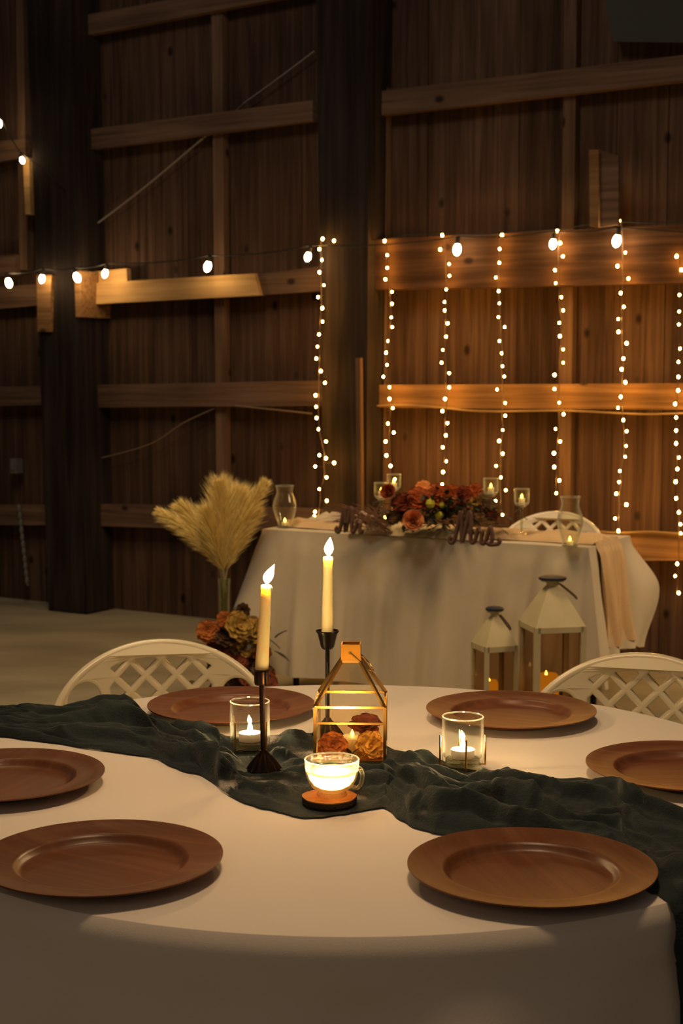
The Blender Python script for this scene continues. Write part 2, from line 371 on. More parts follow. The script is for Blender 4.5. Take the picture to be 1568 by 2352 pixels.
girt((205, 884), (205, 936), (740, 932), (740, 874), M_girt, 'waist high girt in the left wall bay', m2 if False else .11) if False else girt((205, 884), (205, 936), (740, 932), (740, 874), M_girtdark, 'middle girt in the left wall bay')
girt((205, 1158), (205, 1208), (760, 1222), (760, 1168), M_girtdark, 'low girt in the left wall bay behind the pampas')
girt((-60, 328), (-60, 380), (58, 362), (58, 320), M_girtdark, 'upper girt left of the left post')
girt((-60, 592), (-60, 640), (34, 632), (34, 584), M_girtdark, 'short girt piece left of the left post')
girt((-60, 662), (-60, 714), (100, 700), (100, 652), M_girtdark, 'middle girt left of the left post')
girt((-60, 890), (-60, 934), (100, 930), (100, 886), M_girtdark, 'lower girt left of the left post')
girt((-60, 1160), (-60, 1206), (104, 1206), (104, 1160), M_girtdark, 'lowest girt left of the left post')
girt((848, 212), (848, 268), (1640, 178), (1640, 118), M_girtdark, 'dark high girt in the right wall bay')
girt((800, 552), (812, 667), (1640, 648), (1640, 512), M_broad, 'broad girt that carries the fairy lights', of=.16, th=.1)
girt((796, 575), (806, 650), (816, 666), (803, 556), M_strap, 'pale ragged end of the broad girt', of=.165, th=.02)
girt((834, 884), (834, 936), (1640, 942), (1640, 880), M_girt, 'knotty girt halfway down behind the light strands')
girt((1340, 1222), (1340, 1290), (1640, 1286), (1640, 1226), M_girt, 'low girt right of the head table')
girt((1352, 344), (1354, 520), (1374, 522), (1374, 344), M_girt, 'narrow edge of the board standing on the broad girt', of=.27, th=.02)  # side lit by the string: that light is put into a brighter wood
girt((1374, 344), (1374, 522), (1420, 516), (1420, 358), M_girtdark, 'board standing upright on the broad girt', of=.235, th=.02)
# pale sheet high on the right
trim(quad([(1378, -60), (1408, 95), (1640, 99), (1640, -60)], .14, .004), mat('pale_sheet', (.042, .044, .036, 1), .9, bump=.5, bscale=6), 'pale greyish sheet fixed high on the wall at the right')

def wpath(px, off, n=6): return smooth_path([WL(x, y, off) for x, y in px], n)
def walltop(name, mb, m, label, cat, kind=None):
    o = mb.build(name, m); o.location = WO; o.rotation_euler = (0, 0, WROT); return tag(o, label, cat)
q = MB()
q.tube(wpath([(205, 527), (330, 432), (466, 318)], .065), .009, 6, flat=(1, .4)); q.tube(wpath([(560, 238), (640, 180), (722, 118)], .065), .009, 6, flat=(1, .4))
q.tube(wpath([(466, 318), (560, 238)], .062), .006, 6, flat=(1, .3))
walltop('metal_brace', q, M_strap, 'thin pale diagonal metal brace across the upper left wall bay', 'brace')
walltop('cord', MB().tube(wpath([(200, 1060), (340, 1022), (420, 972), (492, 938)], .09), .004, 6), M_fcord, 'thin faint cord rising to the stud in the left wall bay', 'cord')
walltop('cord', MB().tube(wpath([(540, 932), (620, 940), (716, 950)], .125), .0045, 6), M_fcord, 'short tan cord drooping under the girt left of the middle post', 'cord')
walltop('cord', MB().tube(wpath([(826, 940), (865, 932), (940, 930), (1010, 936), (1100, 944), (1200, 944), (1300, 943), (1420, 949), (1500, 951), (1640, 946)], .13), .0045, 6), M_cord, 'long tan cord running along the girt behind the light strands', 'cord')
walltop('cord', MB().tube(wpath([(1340, 1218), (1420, 1224), (1500, 1222), (1640, 1232)], .125), .005, 6), M_cord, 'tan cord along the low girt right of the head table', 'cord')
q = MB()
for i in range(11):
    a = WL(44+i*1.8, 1168+i*16.5, .12); q.lathe([(.001, -.03), (.011, -.018), (.013, 0), (.010, .018), (.001, .03)], 8, a)
q.tube([WL(43, 1160, .12), WL(64, 1345, .12)], .006, 6)
walltop('knotted_rope', q, mat('grey_rope', (.15, .14, .12, 1), .9), 'pale knotted rope hanging low on the wall at the far left', 'rope')
p0 = WL(38, 1070, .1)
walltop('outlet_box', MB().box(p0, (.05, .06, .09)).box(p0+Vector((0, -.032, .0)), (.03, .01, .05)), mat('grey_box', (.13, .12, .105, 1), .6), 'small grey outlet box on the wall at the far left', 'outlet box')

# ------------------------------------------------------------------ festoon string lights on the wall
def bulb_mesh():
    me = MB().lathe([(.0005, -.045), (.011, -.040), (.019, -.026), (.021, -.012), (.017, .004), (.010, .016), (.009, .02)], 14)
    return me
def festoon(px, extra, off, label, bulb_scale=1, tilt=None):
    root = thing('string_lights', label, 'string lights', WO, (0, 0, WROT))
    offs = off if isinstance(off, list) else [off]*len(px)
    tops = []
    proto = None
    for i, (x, y) in enumerate(px):
        c = WL(x, y, offs[i]); s_ = .85 if i % 2 else 1.0
        rz = (tilt[i] if tilt else 0)
        if proto is None:
            bl = bulb_mesh().build('light_bulb', M_bulb, root); so = MB().lathe([(.011, .014), (.012, .02), (.012, .045), (.006, .05)], 12).build('socket', M_dwire, bl); proto = (bl, so)
        else:
            bl = proto[0].copy(); C.objects.link(bl); bl.parent = root
            so = proto[1].copy(); C.objects.link(so); so.parent = bl
        bl.location = c; bl.rotation_euler = (0, rz, 0); bl.scale = (bulb_scale*s_,)*3
        tops.append((x, y, c+Vector((math.sin(rz)*.05, 0, .05*math.cos(rz)))))
    pts = []
    for i in range(len(tops)-1):
        a, b_ = tops[i][2], tops[i+1][2]; sag = .012*(a-b_).length**2+.01
        for k in range(8):
            t = k/8; pts.append(a.lerp(b_, t)+Vector((0, 0, -sag*4*t*(1-t))))
    pts.append(tops[-1][2])
    if extra: pts = [WL(x, y, o) for x, y, o in extra[0]]+pts+[WL(x, y, o) for x, y, o in extra[1]]
    MB().tube(pts, .0035, 6).build('cord', M_dwire, root)
    return root
festoon([(19, 645), (97, 636), (175, 633), (242, 624), (478, 607), (708, 585), (1050, 567), (1270, 555), (1417, 547)],
        ([(-80, 640, .3)], [(1640, 540, .3)]), [.34, .36, .36, .26, .27, .34, .26, .24, .25],
        'string of white bulbs strung along the barn wall above the head table', .98, [-.3, .2, -.5, .3, .3, .3, .1, .1, .2])
festoon([(-2, 280), (50, 365)], ([(-60, 230, .35)], [(150, 430, .3)]), [.33, .30], 'two white bulbs on a cord high at the left edge', .8, [0, -.4])

# ------------------------------------------------------------------ fairy light strands
def cvt(l): return [(650+x*.5855, 480+y*.5855) for x, y in l]
ST = [
 (cvt([(155,117),(142,158),(152,200),(143,248),(160,299),(137,346),(154,389),(155,442),(141,492),(134,540),(130,587),(148,636),(164,682),(127,731),(129,776),(131,820),(139,864),(168,912),(142,966),(168,978),(200,996),(126,1010),(170,1053),(141,1099),(171,1145),(125,1188),(122,1207)]), 'fairy light strand hanging down the left edge of the middle post', .32),
 (cvt([(398,126),(408,181),(408,231),(401,276),(427,325),(427,372),(424,425),(428,463),(411,518),(404,564),(407,612),(393,658),(417,699),(417,745),(430,781),(411,842),(434,877),(402,912),(405,967),(421,1008),(438,1060),(441,1167),(400,1210)]), 'fairy light strand just right of the middle post', .2),
 (cvt([(624,103),(616,159),(651,216),(652,262),(640,316),(633,365),(634,398),(645,449),(639,501),(626,553),(621,603),(651,644),(651,700),(635,745),(625,793),(644,840),(638,888),(626,935),(640,990),(627,1032),(624,1081),(626,1131)]), 'fairy light strand hanging above the orange centrepiece', .2),
 (cvt([(858,102),(849,157),(848,211),(834,269),(845,322),(848,370),(844,424),(869,463),(848,518),(857,566),(860,617),(867,657),(839,708),(871,761),(871,811),(861,867),(847,910),(861,960),(835,1008),(854,1053),(873,1103),(833,1146),(860,1200)]), 'fairy light strand ending behind the taller right stemmed glass', .2),
 (cvt([(1075,86),(1086,134),(1097,186),(1066,240),(1069,291),(1091,346),(1098,398),(1083,447),(1085,499),(1098,551),(1098,603),(1064,651),(1064,706),(1083,760),(1100,805),(1068,863),(1086,912),(1062,958),(1063,1012),(1083,1065),(1071,1115)]), 'fairy light strand in front of the upright stud right of centre', .2),
 (cvt([(1319,48),(1342,171),(1311,224),(1354,273),(1324,330),(1336,384),(1314,432),(1315,482),(1347,527),(1334,587),(1327,629),(1342,680),(1324,737),(1313,780),(1334,828),(1347,872),(1345,930),(1341,972),(1320,1028),(1317,1071),(1306,1117),(1346,1160),(1302,1214),(1315,1263)]), 'fairy light strand ending above the right end of the head table', .2),
 (cvt([(1543,186),(1562,239),(1554,337),(1553,402),(1552,453),(1556,548),(1550,600),(1550,659),(1549,712),(1537,765),(1541,818),(1541,869),(1541,920),(1552,975),(1546,1020),(1539,1070),(1541,1135),(1552,1190),(1558,1237)])+[(1563,1225),(1555,1295),(1550,1323),(1558,1362)], 'fairy light strand at the right edge reaching lowest down the wall', .2),
]
fb = None
for pts, lab, off in ST:
    root = thing('fairy_light_strand', lab, 'fairy lights', WO, (0, 0, WROT), 'fairy light strands on the barn wall')
    L = [WL(x, y, off) for x, y in pts]
    mid = []
    for i, p in enumerate(L):
        nb = L[max(0, i-2):i+3]; mx = sum(k.x for k in nb)/len(nb); mid.append(Vector((mx, p.y, p.z)))
    mid = [Vector((L[0].x, L[0].y, max(L[0].z, 0)+.01))]+mid
    mb = MB().tube(smooth_path(mid, 3), .0022, 5)
    for i, p in enumerate(L): mb.tube([mid[i+1], p], .002, 4)
    mb.build('wire', M_wire, root)
    for i, p in enumerate(L):
        if fb is None:
            fb = MB().lathe([(.0005, -.0075), (.0042, -.006), (.0062, -.002), (.0062, .002), (.0042, .006), (.0005, .0075)], 12).build('bulb', M_fairy, root); o = fb
        else:
            o = fb.copy(); C.objects.link(o); o.parent = root
        o.location = p; k = random.uniform(.72, 1.08); o.scale = (k, k, k)
root = thing('fairy_light_lead', 'thin lead wire running along the top of the broad girt', 'wire', WO, (0, 0, WROT))
MB().tube(wpath([(735, 545), (765, 541), (800, 548), (880, 549), (950, 538), (1015, 536), (1080, 540), (1152, 536), (1220, 530), (1280, 527), (1350, 516), (1420, 510), (1500, 512), (1640, 505)], .2), .003, 5).build('wire', M_dwire, root)
o = fb.copy(); C.objects.link(o); o.parent = root; o.location = WL(767, 553, .24)

# ------------------------------------------------------------------ the round table and its cloth
TX, TY, TR, TZ = .0126, 2.523, .7515, .76
t = thing('round_table', 'round banquet table under the white floor length cloth', 'table', (TX, TY, 0))
MB().lathe([(0.001, .725), (TR-.02, .725), (TR-.006, .733), (TR-.006, .748), (TR-.012, .753), (0.001, .753)], 72).build('tabletop', M_stud, t)
for a in (45, 135, 225, 315):
    x, y = .48*math.cos(math.radians(a)), .48*math.sin(math.radians(a))
    MB().tube([(x, y, .725), (x*1.08, y*1.08, 0)], .014, 10).build('leg', M_black, t)
def fold(th, d):
    ph = th + .25*d
    s_ = (math.sin(ph*9+1.3)+.7*math.sin(ph*14+.4+d*2)+.5*math.sin(ph*23+2))*.5
    s_ += .8*noise.noise(Vector((math.cos(ph)*3.2, math.sin(ph)*3.2, d*1.2)))
    return s_
def drape(x, y, lift=0.0):
    dx, dy = x-TX, y-TY; rho = math.hypot(dx, dy); th = math.atan2(dy, dx)
    R = TR+lift; rr = .012
    if rho <= R-rr: return Vector((x, y, TZ+lift))
    s_ = rho-(R-rr); q_ = rr*PI/2
    if s_ < q_:
        a = s_/rr; r = R-rr+rr*math.sin(a); z = TZ+lift-rr*(1-math.cos(a))
        return Vector((TX+math.cos(th)*r, TY+math.sin(th)*r, z))
    d = s_-q_; g = sst(0, .16, d)
    r = R+.05*d*g+(fold(th, d)*.034+.012)*g*(.35+1.1*d)
    for (ca, cw_, push) in ((math.atan2(.86, .62), .46, .20), (math.atan2(.80, -.42), .42, .12)):    # cloth pressed in by the chair seats
        r -= push*math.exp(-((th-ca)/cw_)**4)*sst(.06, .28, d)
    if d < .06: r = max(r, TR+.003+lift)
    return Vector((TX+math.cos(th)*r, TY+math.sin(th)*r, TZ+lift-rr-d))
b = MB()
def tc(u, v):
    th = u*2*PI
    if v < .3: rho = TR*(v/.3)*.985+.0001
    else: rho = TR*.985+(v-.3)/.7*(.735+.0113)
    return drape(TX+math.cos(th)*rho, TY+math.sin(th)*rho)
b.grid(tc, 300, 80, True)
o = b.build('tablecloth', M_linen); tag(o, 'white cloth covering the round table in the foreground down to the floor', 'tablecloth')

# ------------------------------------------------------------------ chargers
PL = [((1220, 1987), M_plate, 15, 'brown wooden charger plate nearest the camera on the right, touching the dark runner'),
      ((232, 1966), M_plate, 60, 'brown wooden charger plate nearest the camera on the left'),
      ((6, 1777), M_plate, -20, 'brown wooden charger plate cut by the left photo edge below the runner'),
      ((531, 1617), M_plate2, 20, 'brown wooden charger plate behind the left candlestick, before the left chair'),
      ((1173, 1628), M_plate2, -25, 'brown wooden charger plate with worn glinting rim before the right chair'),
      ((1574, 1757), M_plate2, 5, 'brown wooden charger plate cut by the right photo edge')]
plate_xy = []
prof = [(.0005, .0035), (.101, .0030), (.1065, .0036), (.1105, .0062), (.1140, .0108), (.1170, .0140), (.1205, .0150), (.126, .0146), (.150, .0180), (.163, .0215), (.1655, .0215), (.1655, .0195), (.150, .0160), (.124, .0105), (.112, .003), (.104, 0), (.0005, 0)]
pm = {}
for (px, m, rot, lab) in PL:
    p = P(px[0], px[1], TZ+.021); plate_xy.append((p.x, p.y))
    o = MB().lathe(prof[::-1], 96).build('charger_plate', m); o.location = (p.x, p.y, TZ+.0012); o.rotation_euler = (0, 0, math.radians(rot))
    tag(o, lab, 'plate', 'wooden charger plates on the round table')

# ------------------------------------------------------------------ dark gauze runner
LO = [(-150, 1676), (0, 1692), (160, 1713), (330, 1735), (400, 1762), (480, 1792), (530, 1832), (620, 1860), (700, 1874), (790, 1872), (880, 1852), (930, 1893), (1010, 1920), (1150, 1940), (1290, 1960), (1400, 1985), (1484, 2036), (1528, 2068)]
UP = [(-150, 1655), (0, 1652), (120, 1624), (240, 1604), (350, 1634), (450, 1668), (560, 1684), (650, 1676), (740, 1672), (830, 1684), (900, 1706), (980, 1722), (1070, 1756), (1160, 1766), (1250, 1790), (1400, 1808), (1500, 1842), (1690, 1890)]
LW = [P(x, y, TZ+.002).xy for x, y in LO]; UW = [P(x, y, TZ+.012).xy for x, y in UP]
def rad(p, d):
    v = p-Vector((TX, TY)); return Vector((TX, TY))+v.normalized()*(v.length+d)
# off both rims
LW = [rad(LW[0], .55), rad(LW[0], .28)]+LW; UW = [rad(UW[0], .55), rad(UW[0], .28)]+UW
def rim(p, r): v = p-Vector((TX, TY)); return Vector((TX, TY))+v.normalized()*r
eL = rim(LW[-1], TR); eU = rim(UW[-1], TR)
LW[-1] = eL; UW[-1] = eU
for k in (.12, .3, .5, .68): LW.append(rim(eL, TR+k)); UW.append(rim(eU, TR+k))
def interp(A, u):
    t_ = u*(len(A)-1); i = min(int(t_), len(A)-2); k = t_-i
    p0 = A[max(i-1, 0)]; p1 = A[i]; p2 = A[i+1]; p3 = A[min(i+2, len(A)-1)]
    return .5*((2*p1)+(p2-p0)*k+(2*p0-5*p1+4*p2-p3)*k*k+(3*p1-p0-3*p2+p3)*k**3)
def onT(px, py, z=TZ+.004): p = P(px, py, z); return p
pos = dict(stickL=onT(606, 1768), stickR=onT(752, 1690), lantern=onT(806, 1735), cup=onT(756, 1846), votL=onT(574, 1722), votR=onT(1062, 1762))
flat_spots = [(pos['stickL'].x, pos['stickL'].y, .032), (pos['stickR'].x, pos['stickR'].y, .045), (pos['lantern'].x, pos['lantern'].y, .085), (pos['cup'].x, pos['cup'].y, .052), (pos['votL'].x, pos['votL'].y, .045), (pos['votR'].x, pos['votR'].y, .048)]
def nz(x, y, z=0): return noise.noise(Vector((x, y, z)))
def runner(u, v):
    a = interp(LW, u); b_ = interp(UW, u)
    wob = .018*nz(u*26, 1.7)+.008*nz(u*70, 5.1); wob2 = .018*nz(u*24, 9.3)+.01*nz(u*60, 3.1)
    dirv = (b_-a); L = max(dirv.length, .01); dn = dirv/L
    # fold-over jitter in the plane
    p = a.lerp(b_, v) + dn*(wob*(1-v)+wob2*v)
    p += Vector((.016*nz(u*40, v*5, 2), .016*nz(u*40, v*5, 7)))*min(1, 6*min(v, 1-v)+.3)
    # bunched ropes of cloth run along the length, wandering and crossing
    along = u*34
    base = .004+.006*(.5+nz(along*.5, v*4, 3))
    h = base; tk = .0
    for (k0, amp, fr, R0) in ROPES:
        c = k0+amp*nz(along*fr, k0*7, 17); Rr = R0*(.55+.75*abs(nz(along*.33, k0*9, 41))*2)
        Rr *= (1+.16*nz(along*2.2, v*2, k0*5))
        hw = Rr*1.25/L
        d = abs(v-c)/hw
        if d < 1.6:
            hr_ = Rr*math.exp(-(d*1.05)**2.6)*1.15
            tk = max(tk, math.exp(-d*d*.9)); h = max(h, hr_)+.25*min(h, hr_)
    h += .0042*nz(along*1.6+v*3, v*11, 3)+.0022*nz(along*4.2-v*8, v*22, 9)+.0035*(1-min(1, abs(nz(along*1.1+v*4, v*7, 57))*3))
    h = max(.002, h)
    THICK.append(max(tk, 1-min(1, 9*min(v, 1-v))))
    env = min(1, 6*min(v, 1-v))**.6
    h = .003+h*env
    lump = 0
    for (lx, ly, lh, lr) in LUMPS:
        d2 = (p.x-lx)**2+(p.y-ly)**2; lump += lh*math.exp(-d2/(lr*lr))
    h += lump*env
    for (cx, cy, r) in flat_spots:
        d = math.hypot(p.x-cx, p.y-cy); h = .003+(h-.003)*sst(r, r+.04, d)
    for (cx, cy) in plate_xy:
        d = math.hypot(p.x-cx, p.y-cy)
        k = sst(.150, .200, d); h = .0012+(h-.0012)*k if d < .2 else h
        if d < .17: h = min(h, .002+max(0, d-.115)*.13)
    q_ = drape(p.x, p.y, 0.0)
    rho = math.hypot(p.x-TX, p.y-TY)
    if rho <= TR-.012: q_.z += h
    else:
        k = sst(TR-.012, TR+.05, rho); n = Vector((p.x-TX, p.y-TY, 0)).normalized()
        q_ += n*(h*.8+.006)*k+Vector((0, 0, h*(1-k)))+n*.003
    return q_
LUMPS = []; THICK = []
ROPES = [(.06, .05, .22, .012), (.17, .16, .30, .020), (.30, .22, .26, .015), (.43, .24, .34, .022), (.55, .26, .28, .016), (.68, .22, .36, .022), (.80, .18, .24, .018), (.93, .05, .3, .014)]
for (px, py, h, r) in [] if False else [(1180, 1790, .026, .04), (1340, 1810, .034, .07), (1230, 1815, .018, .06), (1090, 1830, .012, .05), (960, 1750, .020, .04), (430, 1720, .016, .05), (240, 1650, .020, .08), (100, 1660, .016, .07),
                       (960, 1850, .018, .04), (1050, 1880, .014, .05), (1470, 1860, .020, .06), (540, 1800, .010, .035), (470, 1760, .014, .04), (900, 1800, .010, .03)]:
    p = P(px, py, TZ+.01); LUMPS.append((p.x, p.y, h*.6, r))
b = MB().grid(runner, 820, 120)
o = b.build('table_runner', M_gauze); at = o.data.attributes.new('layers', 'FLOAT', 'POINT'); at.data.foreach_set('value', THICK); tag(o, 'crumpled dark teal gauze runner draped across the round table', 'table runner')
try: o.data.set_sharp_from_angle(angle=PI)
except Exception: pass

# ------------------------------------------------------------------ flames, candles, holders
def flame_mb(h, r, lean=(0, 0)):
    prof = [(.0, .12), (.08, .45), (.2, .8), (.36, 1), (.52, .92), (.68, .66), (.84, .34), (.94, .14), (1, .01)]
    b = MB(); n = 14; v = []; f = []
    for t_, rr in prof:
        for k in range(n):
            a = 2*PI*k/n; v.append((r*rr*math.cos(a)+lean[0]*t_*t_, r*rr*math.sin(a)+lean[1]*t_*t_, h*t_))
    for i in range(len(prof)-1):
        for k in range(n): f.append((i*n+k, i*n+(k+1) % n, (i+1)*n+(k+1) % n, (i+1)*n+k))
    return b.add(v, f)
TB = TZ+.006
def stick(loc, label, H, kind, tilt):
    t = thing('candlestick', label, 'candlestick', loc, tilt)
    m = M_black if kind == 'cone' else M_bronze
    # ribbed conical foot
    MB().lathe([(.0285, 0), (.027, .003), (.021, .012), (.013, .022), (.008, .028), (.006, .032)], 48, wob=lambda a, i: 1+(.07*math.cos(a*16) if i < 4 else 0)).build('base', m, t)
    if kind == 'cone':
        MB().tube([(0, 0, .03), (0, 0, H-.034)], .0042, 10).build('stem', m, t)
        MB().lathe([(.0042, H-.037), (.010, H-.034), (.0125, H-.030), (.0185, H-.006), (.0215, H-.002), (.0215, H), (.0195, H), (.0165, H-.008), (.010, H-.014), (.0005, H-.014)], 36).build('cup', m, t)
    else:
        MB().tube([(0, 0, .03), (0, 0, H-.024)], .0048, 8).build('stem', m, t)
        MB().lathe([(.0048, H-.028), (.0115, H-.027), (.0125, H-.024), (.0130, H-.004), (.0185, H-.001), (.0190, H), (.0125, H), (.0118, H-.010), (.0005, H-.010)], 36).build('cup', m, t)
    return t
def taper(loc, label, h, r0, r1, tilt, lean, drip=False):
    t = thing('taper_candle', label, 'candle', loc, tilt)
    prof = [(r0*.9, 0), (r0, .001), (r0, .01)]+[(r0+(r1-r0)*k/8, .01+(h-.02)*k/8) for k in range(1, 9)]+[(r1*1.06, h-.008), (r1*1.06, h-.002), (r1*.85, h), (r1*.5, h-.002), (.0005, h-.003)]
    b = MB().lathe(prof, 28)
    if drip: b.lathe([(.0005, -.005), (.0022, -.003), (.0028, 0), (.0018, .0035), (.0005, .005)], 10, (r1*.95, -.002, h-.006))
    b.build('wax', M_wax, t)
    MB().tube([(0, 0, h-.003), (.0005, 0, h+.004), (.0015, 0, h+.007)], .0008, 6).build('wick', M_wick, t)
    f = flame_mb(.034, .0084, lean).build('flame', M_flame, t); f.location = (.0008, 0, h+.0015)
    return t
HL = .172; HR = .196
tl = (math.radians(0), math.radians(-1.2), 0)
stick(pos['stickL']+Vector((0, 0, .002)), 'thin dark bronze candlestick in front of the left glass votive', HL, 'tube', tl)
ctip = pos['stickL']+Vector((math.sin(tl[1])*(HL-.009), 0, math.cos(tl[1])*(HL-.009)+.002))
taper(ctip, 'lit ivory taper candle on the left candlestick, leaning slightly', .152, .0115, .0085, (0, math.radians(3.4), 0), (.011, 0), True)
stick(pos['stickR']+Vector((0, 0, .002)), 'black candlestick with conical cup behind the gold lantern', HR, 'cone', (0, 0, 0))
taper(pos['stickR']+Vector((0, 0, HR-.011)), 'lit ivory taper candle standing in the black conical cup behind the gold lantern', .150, .0112, .0085, (0, math.radians(.5), 0), (.003, 0))

def tealight(loc, label, name='tealight', r=.0195, flame=M_tflame):
    t = thing(name, label, 'candle', loc)
    MB().lathe([(.0005, 0), (r, 0), (r*1.02, .001), (r*1.02, .0135), (r*1.05, .0145), (r*.97, .0145), (r*.96, .012), (.0005, .012)], 32).build('cup', mat('aluminium_cup', (.75, .62, .52, 1), .45, .3), t)
    MB().lathe([(r*.95, .0125), (r*.93, .0135), (r*.4, .0132), (.0005, .0126)], 32).build('wax', M_wax2, t)
    f = flame_mb(.017, .0045, (.002, 0)).build('flame', flame, t); f.location = (0, 0, .014)
    return t
def votive(loc, label, tl_label, rotz):
    t = thing('votive_holder', label, 'candle holder', loc, (0, 0, rotz))
    gz = .004; g = .0355; h = .086
    MB().lathe([(.0005, gz), (g-.003, gz), (g-.0004, gz+.003), (g, gz+.012), (g, h-.001), (g-.001, h), (g-.0022, h-.001), (g-.0026, gz+.014), (g-.005, gz+.0105), (.0005, gz+.0105)], 56).build('glass_cup', M_glass, t)
    MB().lathe([(.0005, gz+.001), (g-.006, gz+.001), (g-.006, gz+.009), (.0005, gz+.009)], 40).build('glass_base', M_greenglass, t)
    MB().tube([((g-.0012)*math.cos(k*PI/24), (g-.0012)*math.sin(k*PI/24), h) for k in range(48)], .0013, 8, closed=True).build('rim', M_rim, t)
    R = g+.0035; mb = MB()
    for k in range(4):
        a = k*PI/2; c, s_ = math.cos(a), math.sin(a)
        mb.bar((0, 0, .0025), (c*R, s_*R, .0025), .0018)
    mb.build('base_cross', M_brass, t)
    for k in range(4):
        a = k*PI/2; c, s_ = math.cos(a), math.sin(a)
        MB().tube([(c*R, s_*R, .001), (c*R, s_*R, .054)], .0017, 8).build('prong', M_brass, t)
    tealight(Vector(loc)+Vector((0, 0, gz+.011)), tl_label)
    return t
votive(pos['votL']+Vector((0, 0, .002)), 'clear glass votive with gold prongs behind the left candlestick', 'lit tealight in the votive glass behind the left candlestick', math.radians(52))
votive(pos['votR']+Vector((0, 0, .002)), 'clear glass votive with gold prongs standing alone right of the lantern', 'lit tealight in the votive glass right of the gold lantern', math.radians(-86))

# ------------------------------------------------------------------ punch cup candle on wood slice
cp = pos['cup']+Vector((0, 0, .001))
b = MB().lathe([(.0005, 0), (.040, 0), (.0425, .002), (.0428, .010)], 48, wob=lambda a, i: 1+.02*math.sin(a*3)+.012*math.sin(a*7))
t = thing('wood_slice', 'round orange lit wood slice coaster with bark under the glass cup', 'coaster', cp)
b.build('bark', M_bark, t)
MB().lathe([(.0425, .0095), (.0425, .0115), (.041, .012), (.0005, .012)], 48, wob=lambda a, i: 1+.02*math.sin(a*3)+.012*math.sin(a*7)).build('cut_face', M_slice, t)
cz = cp+Vector((.004, .002, .0122))
tcup = t = thing('glass_cup', 'pressed glass punch cup with a handle holding a glowing candle', 'cup', cz)
sc = lambda a, i: 1+(.012*math.cos(a*20) if i > 3 else 0)
MB().lathe([(.0005, .006), (.016, .006), (.022, .008), (.031, .014), (.037, .023), (.0402, .034), (.0415, .046), (.0425, .056), (.0418, .0575), (.0405, .056), (.0395, .046), (.0385, .034), (.0352, .0245), (.0295, .0165), (.020, .011), (.0005, .010)], 80, wob=sc).build('bowl', M_cut, t)
MB().lathe([(.0005, 0), (.023, 0), (.0235, .002), (.021, .005), (.017, .007), (.0005, .007)], 64, wob=lambda a, i: 1+.05*math.cos(a*24)).build('foot', M_cut, t)
MB().tube(smooth_path([(.040, 0, .049), (.050, 0, .050), (.0555, 0, .042), (.054, 0, .028), (.046, 0, .018), (.036, 0, .021)], 6), .0032, 10, flat=(1.3, .9)).build('handle', M_cut, t).rotation_euler = (0, 0, math.radians(-32))
t = thing('cup_candle', 'glowing white wax candle filling the glass punch cup', 'candle', cz+Vector((0, 0, .0162)))
# wax with a hollow melted well, thin translucent walls
mw = bpy.data.materials.new('glowing_wax'); mw.use_nodes = True; nt = mw.node_tree; nt.nodes.clear()
d1 = nt.nodes.new('ShaderNodeBsdfDiffuse'); d1.inputs[0].default_value = (.95, .80, .52, 1)
d2 = nt.nodes.new('ShaderNodeBsdfTranslucent'); d2.inputs[0].default_value = (1, .80, .45, 1)
mx = nt.nodes.new('ShaderNodeMixShader'); mx.inputs[0].default_value = .7; oo = nt.nodes.new('ShaderNodeOutputMaterial')
link(nt, d1.outputs[0], mx.inputs[1]); link(nt, d2.outputs[0], mx.inputs[2]); link(nt, mx.outputs[0], oo.inputs[0])
MB().lathe([(.0005, -.004), (.019, -.0035), (.0285, .0015), (.0345, .009), (.0375, .018), (.038, .023), (.036, .0235), (.028, .0215), (.023, .018)], 48).build('wax', mw, t)
MB().tube([(0, 0, .001), (.001, 0, .012)], .0009, 6).build('wick', M_wick, t)
MB().tube([(.0418*math.cos(k*PI/24), .0418*math.sin(k*PI/24), .0405) for k in range(48)], .0011, 8, closed=True).build('rim', M_rim, tcup).location = (0, 0, .0168)
f = flame_mb(.019, .0052).build('flame', M_cupflame, t); f.location = (0, 0, .009)

# ------------------------------------------------------------------ gold glass lantern
lz = pos['lantern']+Vector((0, 0, .003)); W = .060; D = .064; H1 = .097; H2 = .168; H3 = .197; cw = .016
t = thing('glass_lantern', 'gold framed glass house lantern filled with silk flowers', 'lantern', lz, (0, 0, math.radians(-2.5)))
b = MB(); r = .0031
cs = [(-W, -D), (W, -D), (W, D), (-W, D)]
for k in range(4):
    a, c = cs[k], cs[(k+1) % 4]
    b.bar((a[0], a[1], .002), (a[0], a[1], H1), r*1.15)
    for z in (.003, H1, .069): b.bar((a[0], a[1], z), (c[0], c[1], z), r if z != .069 else r*.8)
    s1 = (cw if a[0] > 0 else -cw, cw if a[1] > 0 else -cw)
    b.bar((a[0], a[1], H1), (s1[0], s1[1], H2), r*1.15)
    s2 = (cw if c[0] > 0 else -cw, cw if c[1] > 0 else -cw)
    b.bar((s1[0], s1[1], H2), (s2[0], s2[1], H2), r)
b.build('frame', M_brass, t, smooth=False)
MB().box((0, 0, .0015), (2*W, 2*D, .002)).build('floor_plate', M_brassd, t, smooth=False)
b = MB()
for (x, y, dx, dy) in ((0, -cw, cw, .001), (0, cw, cw, .001), (-cw, 0, .001, cw), (cw, 0, .001, cw)):
    b.box((x, y, (H2+H3)/2), (2*dx, 2*dy, H3-H2))
b.build('chimney', M_brassd, t, smooth=False)
b = MB()
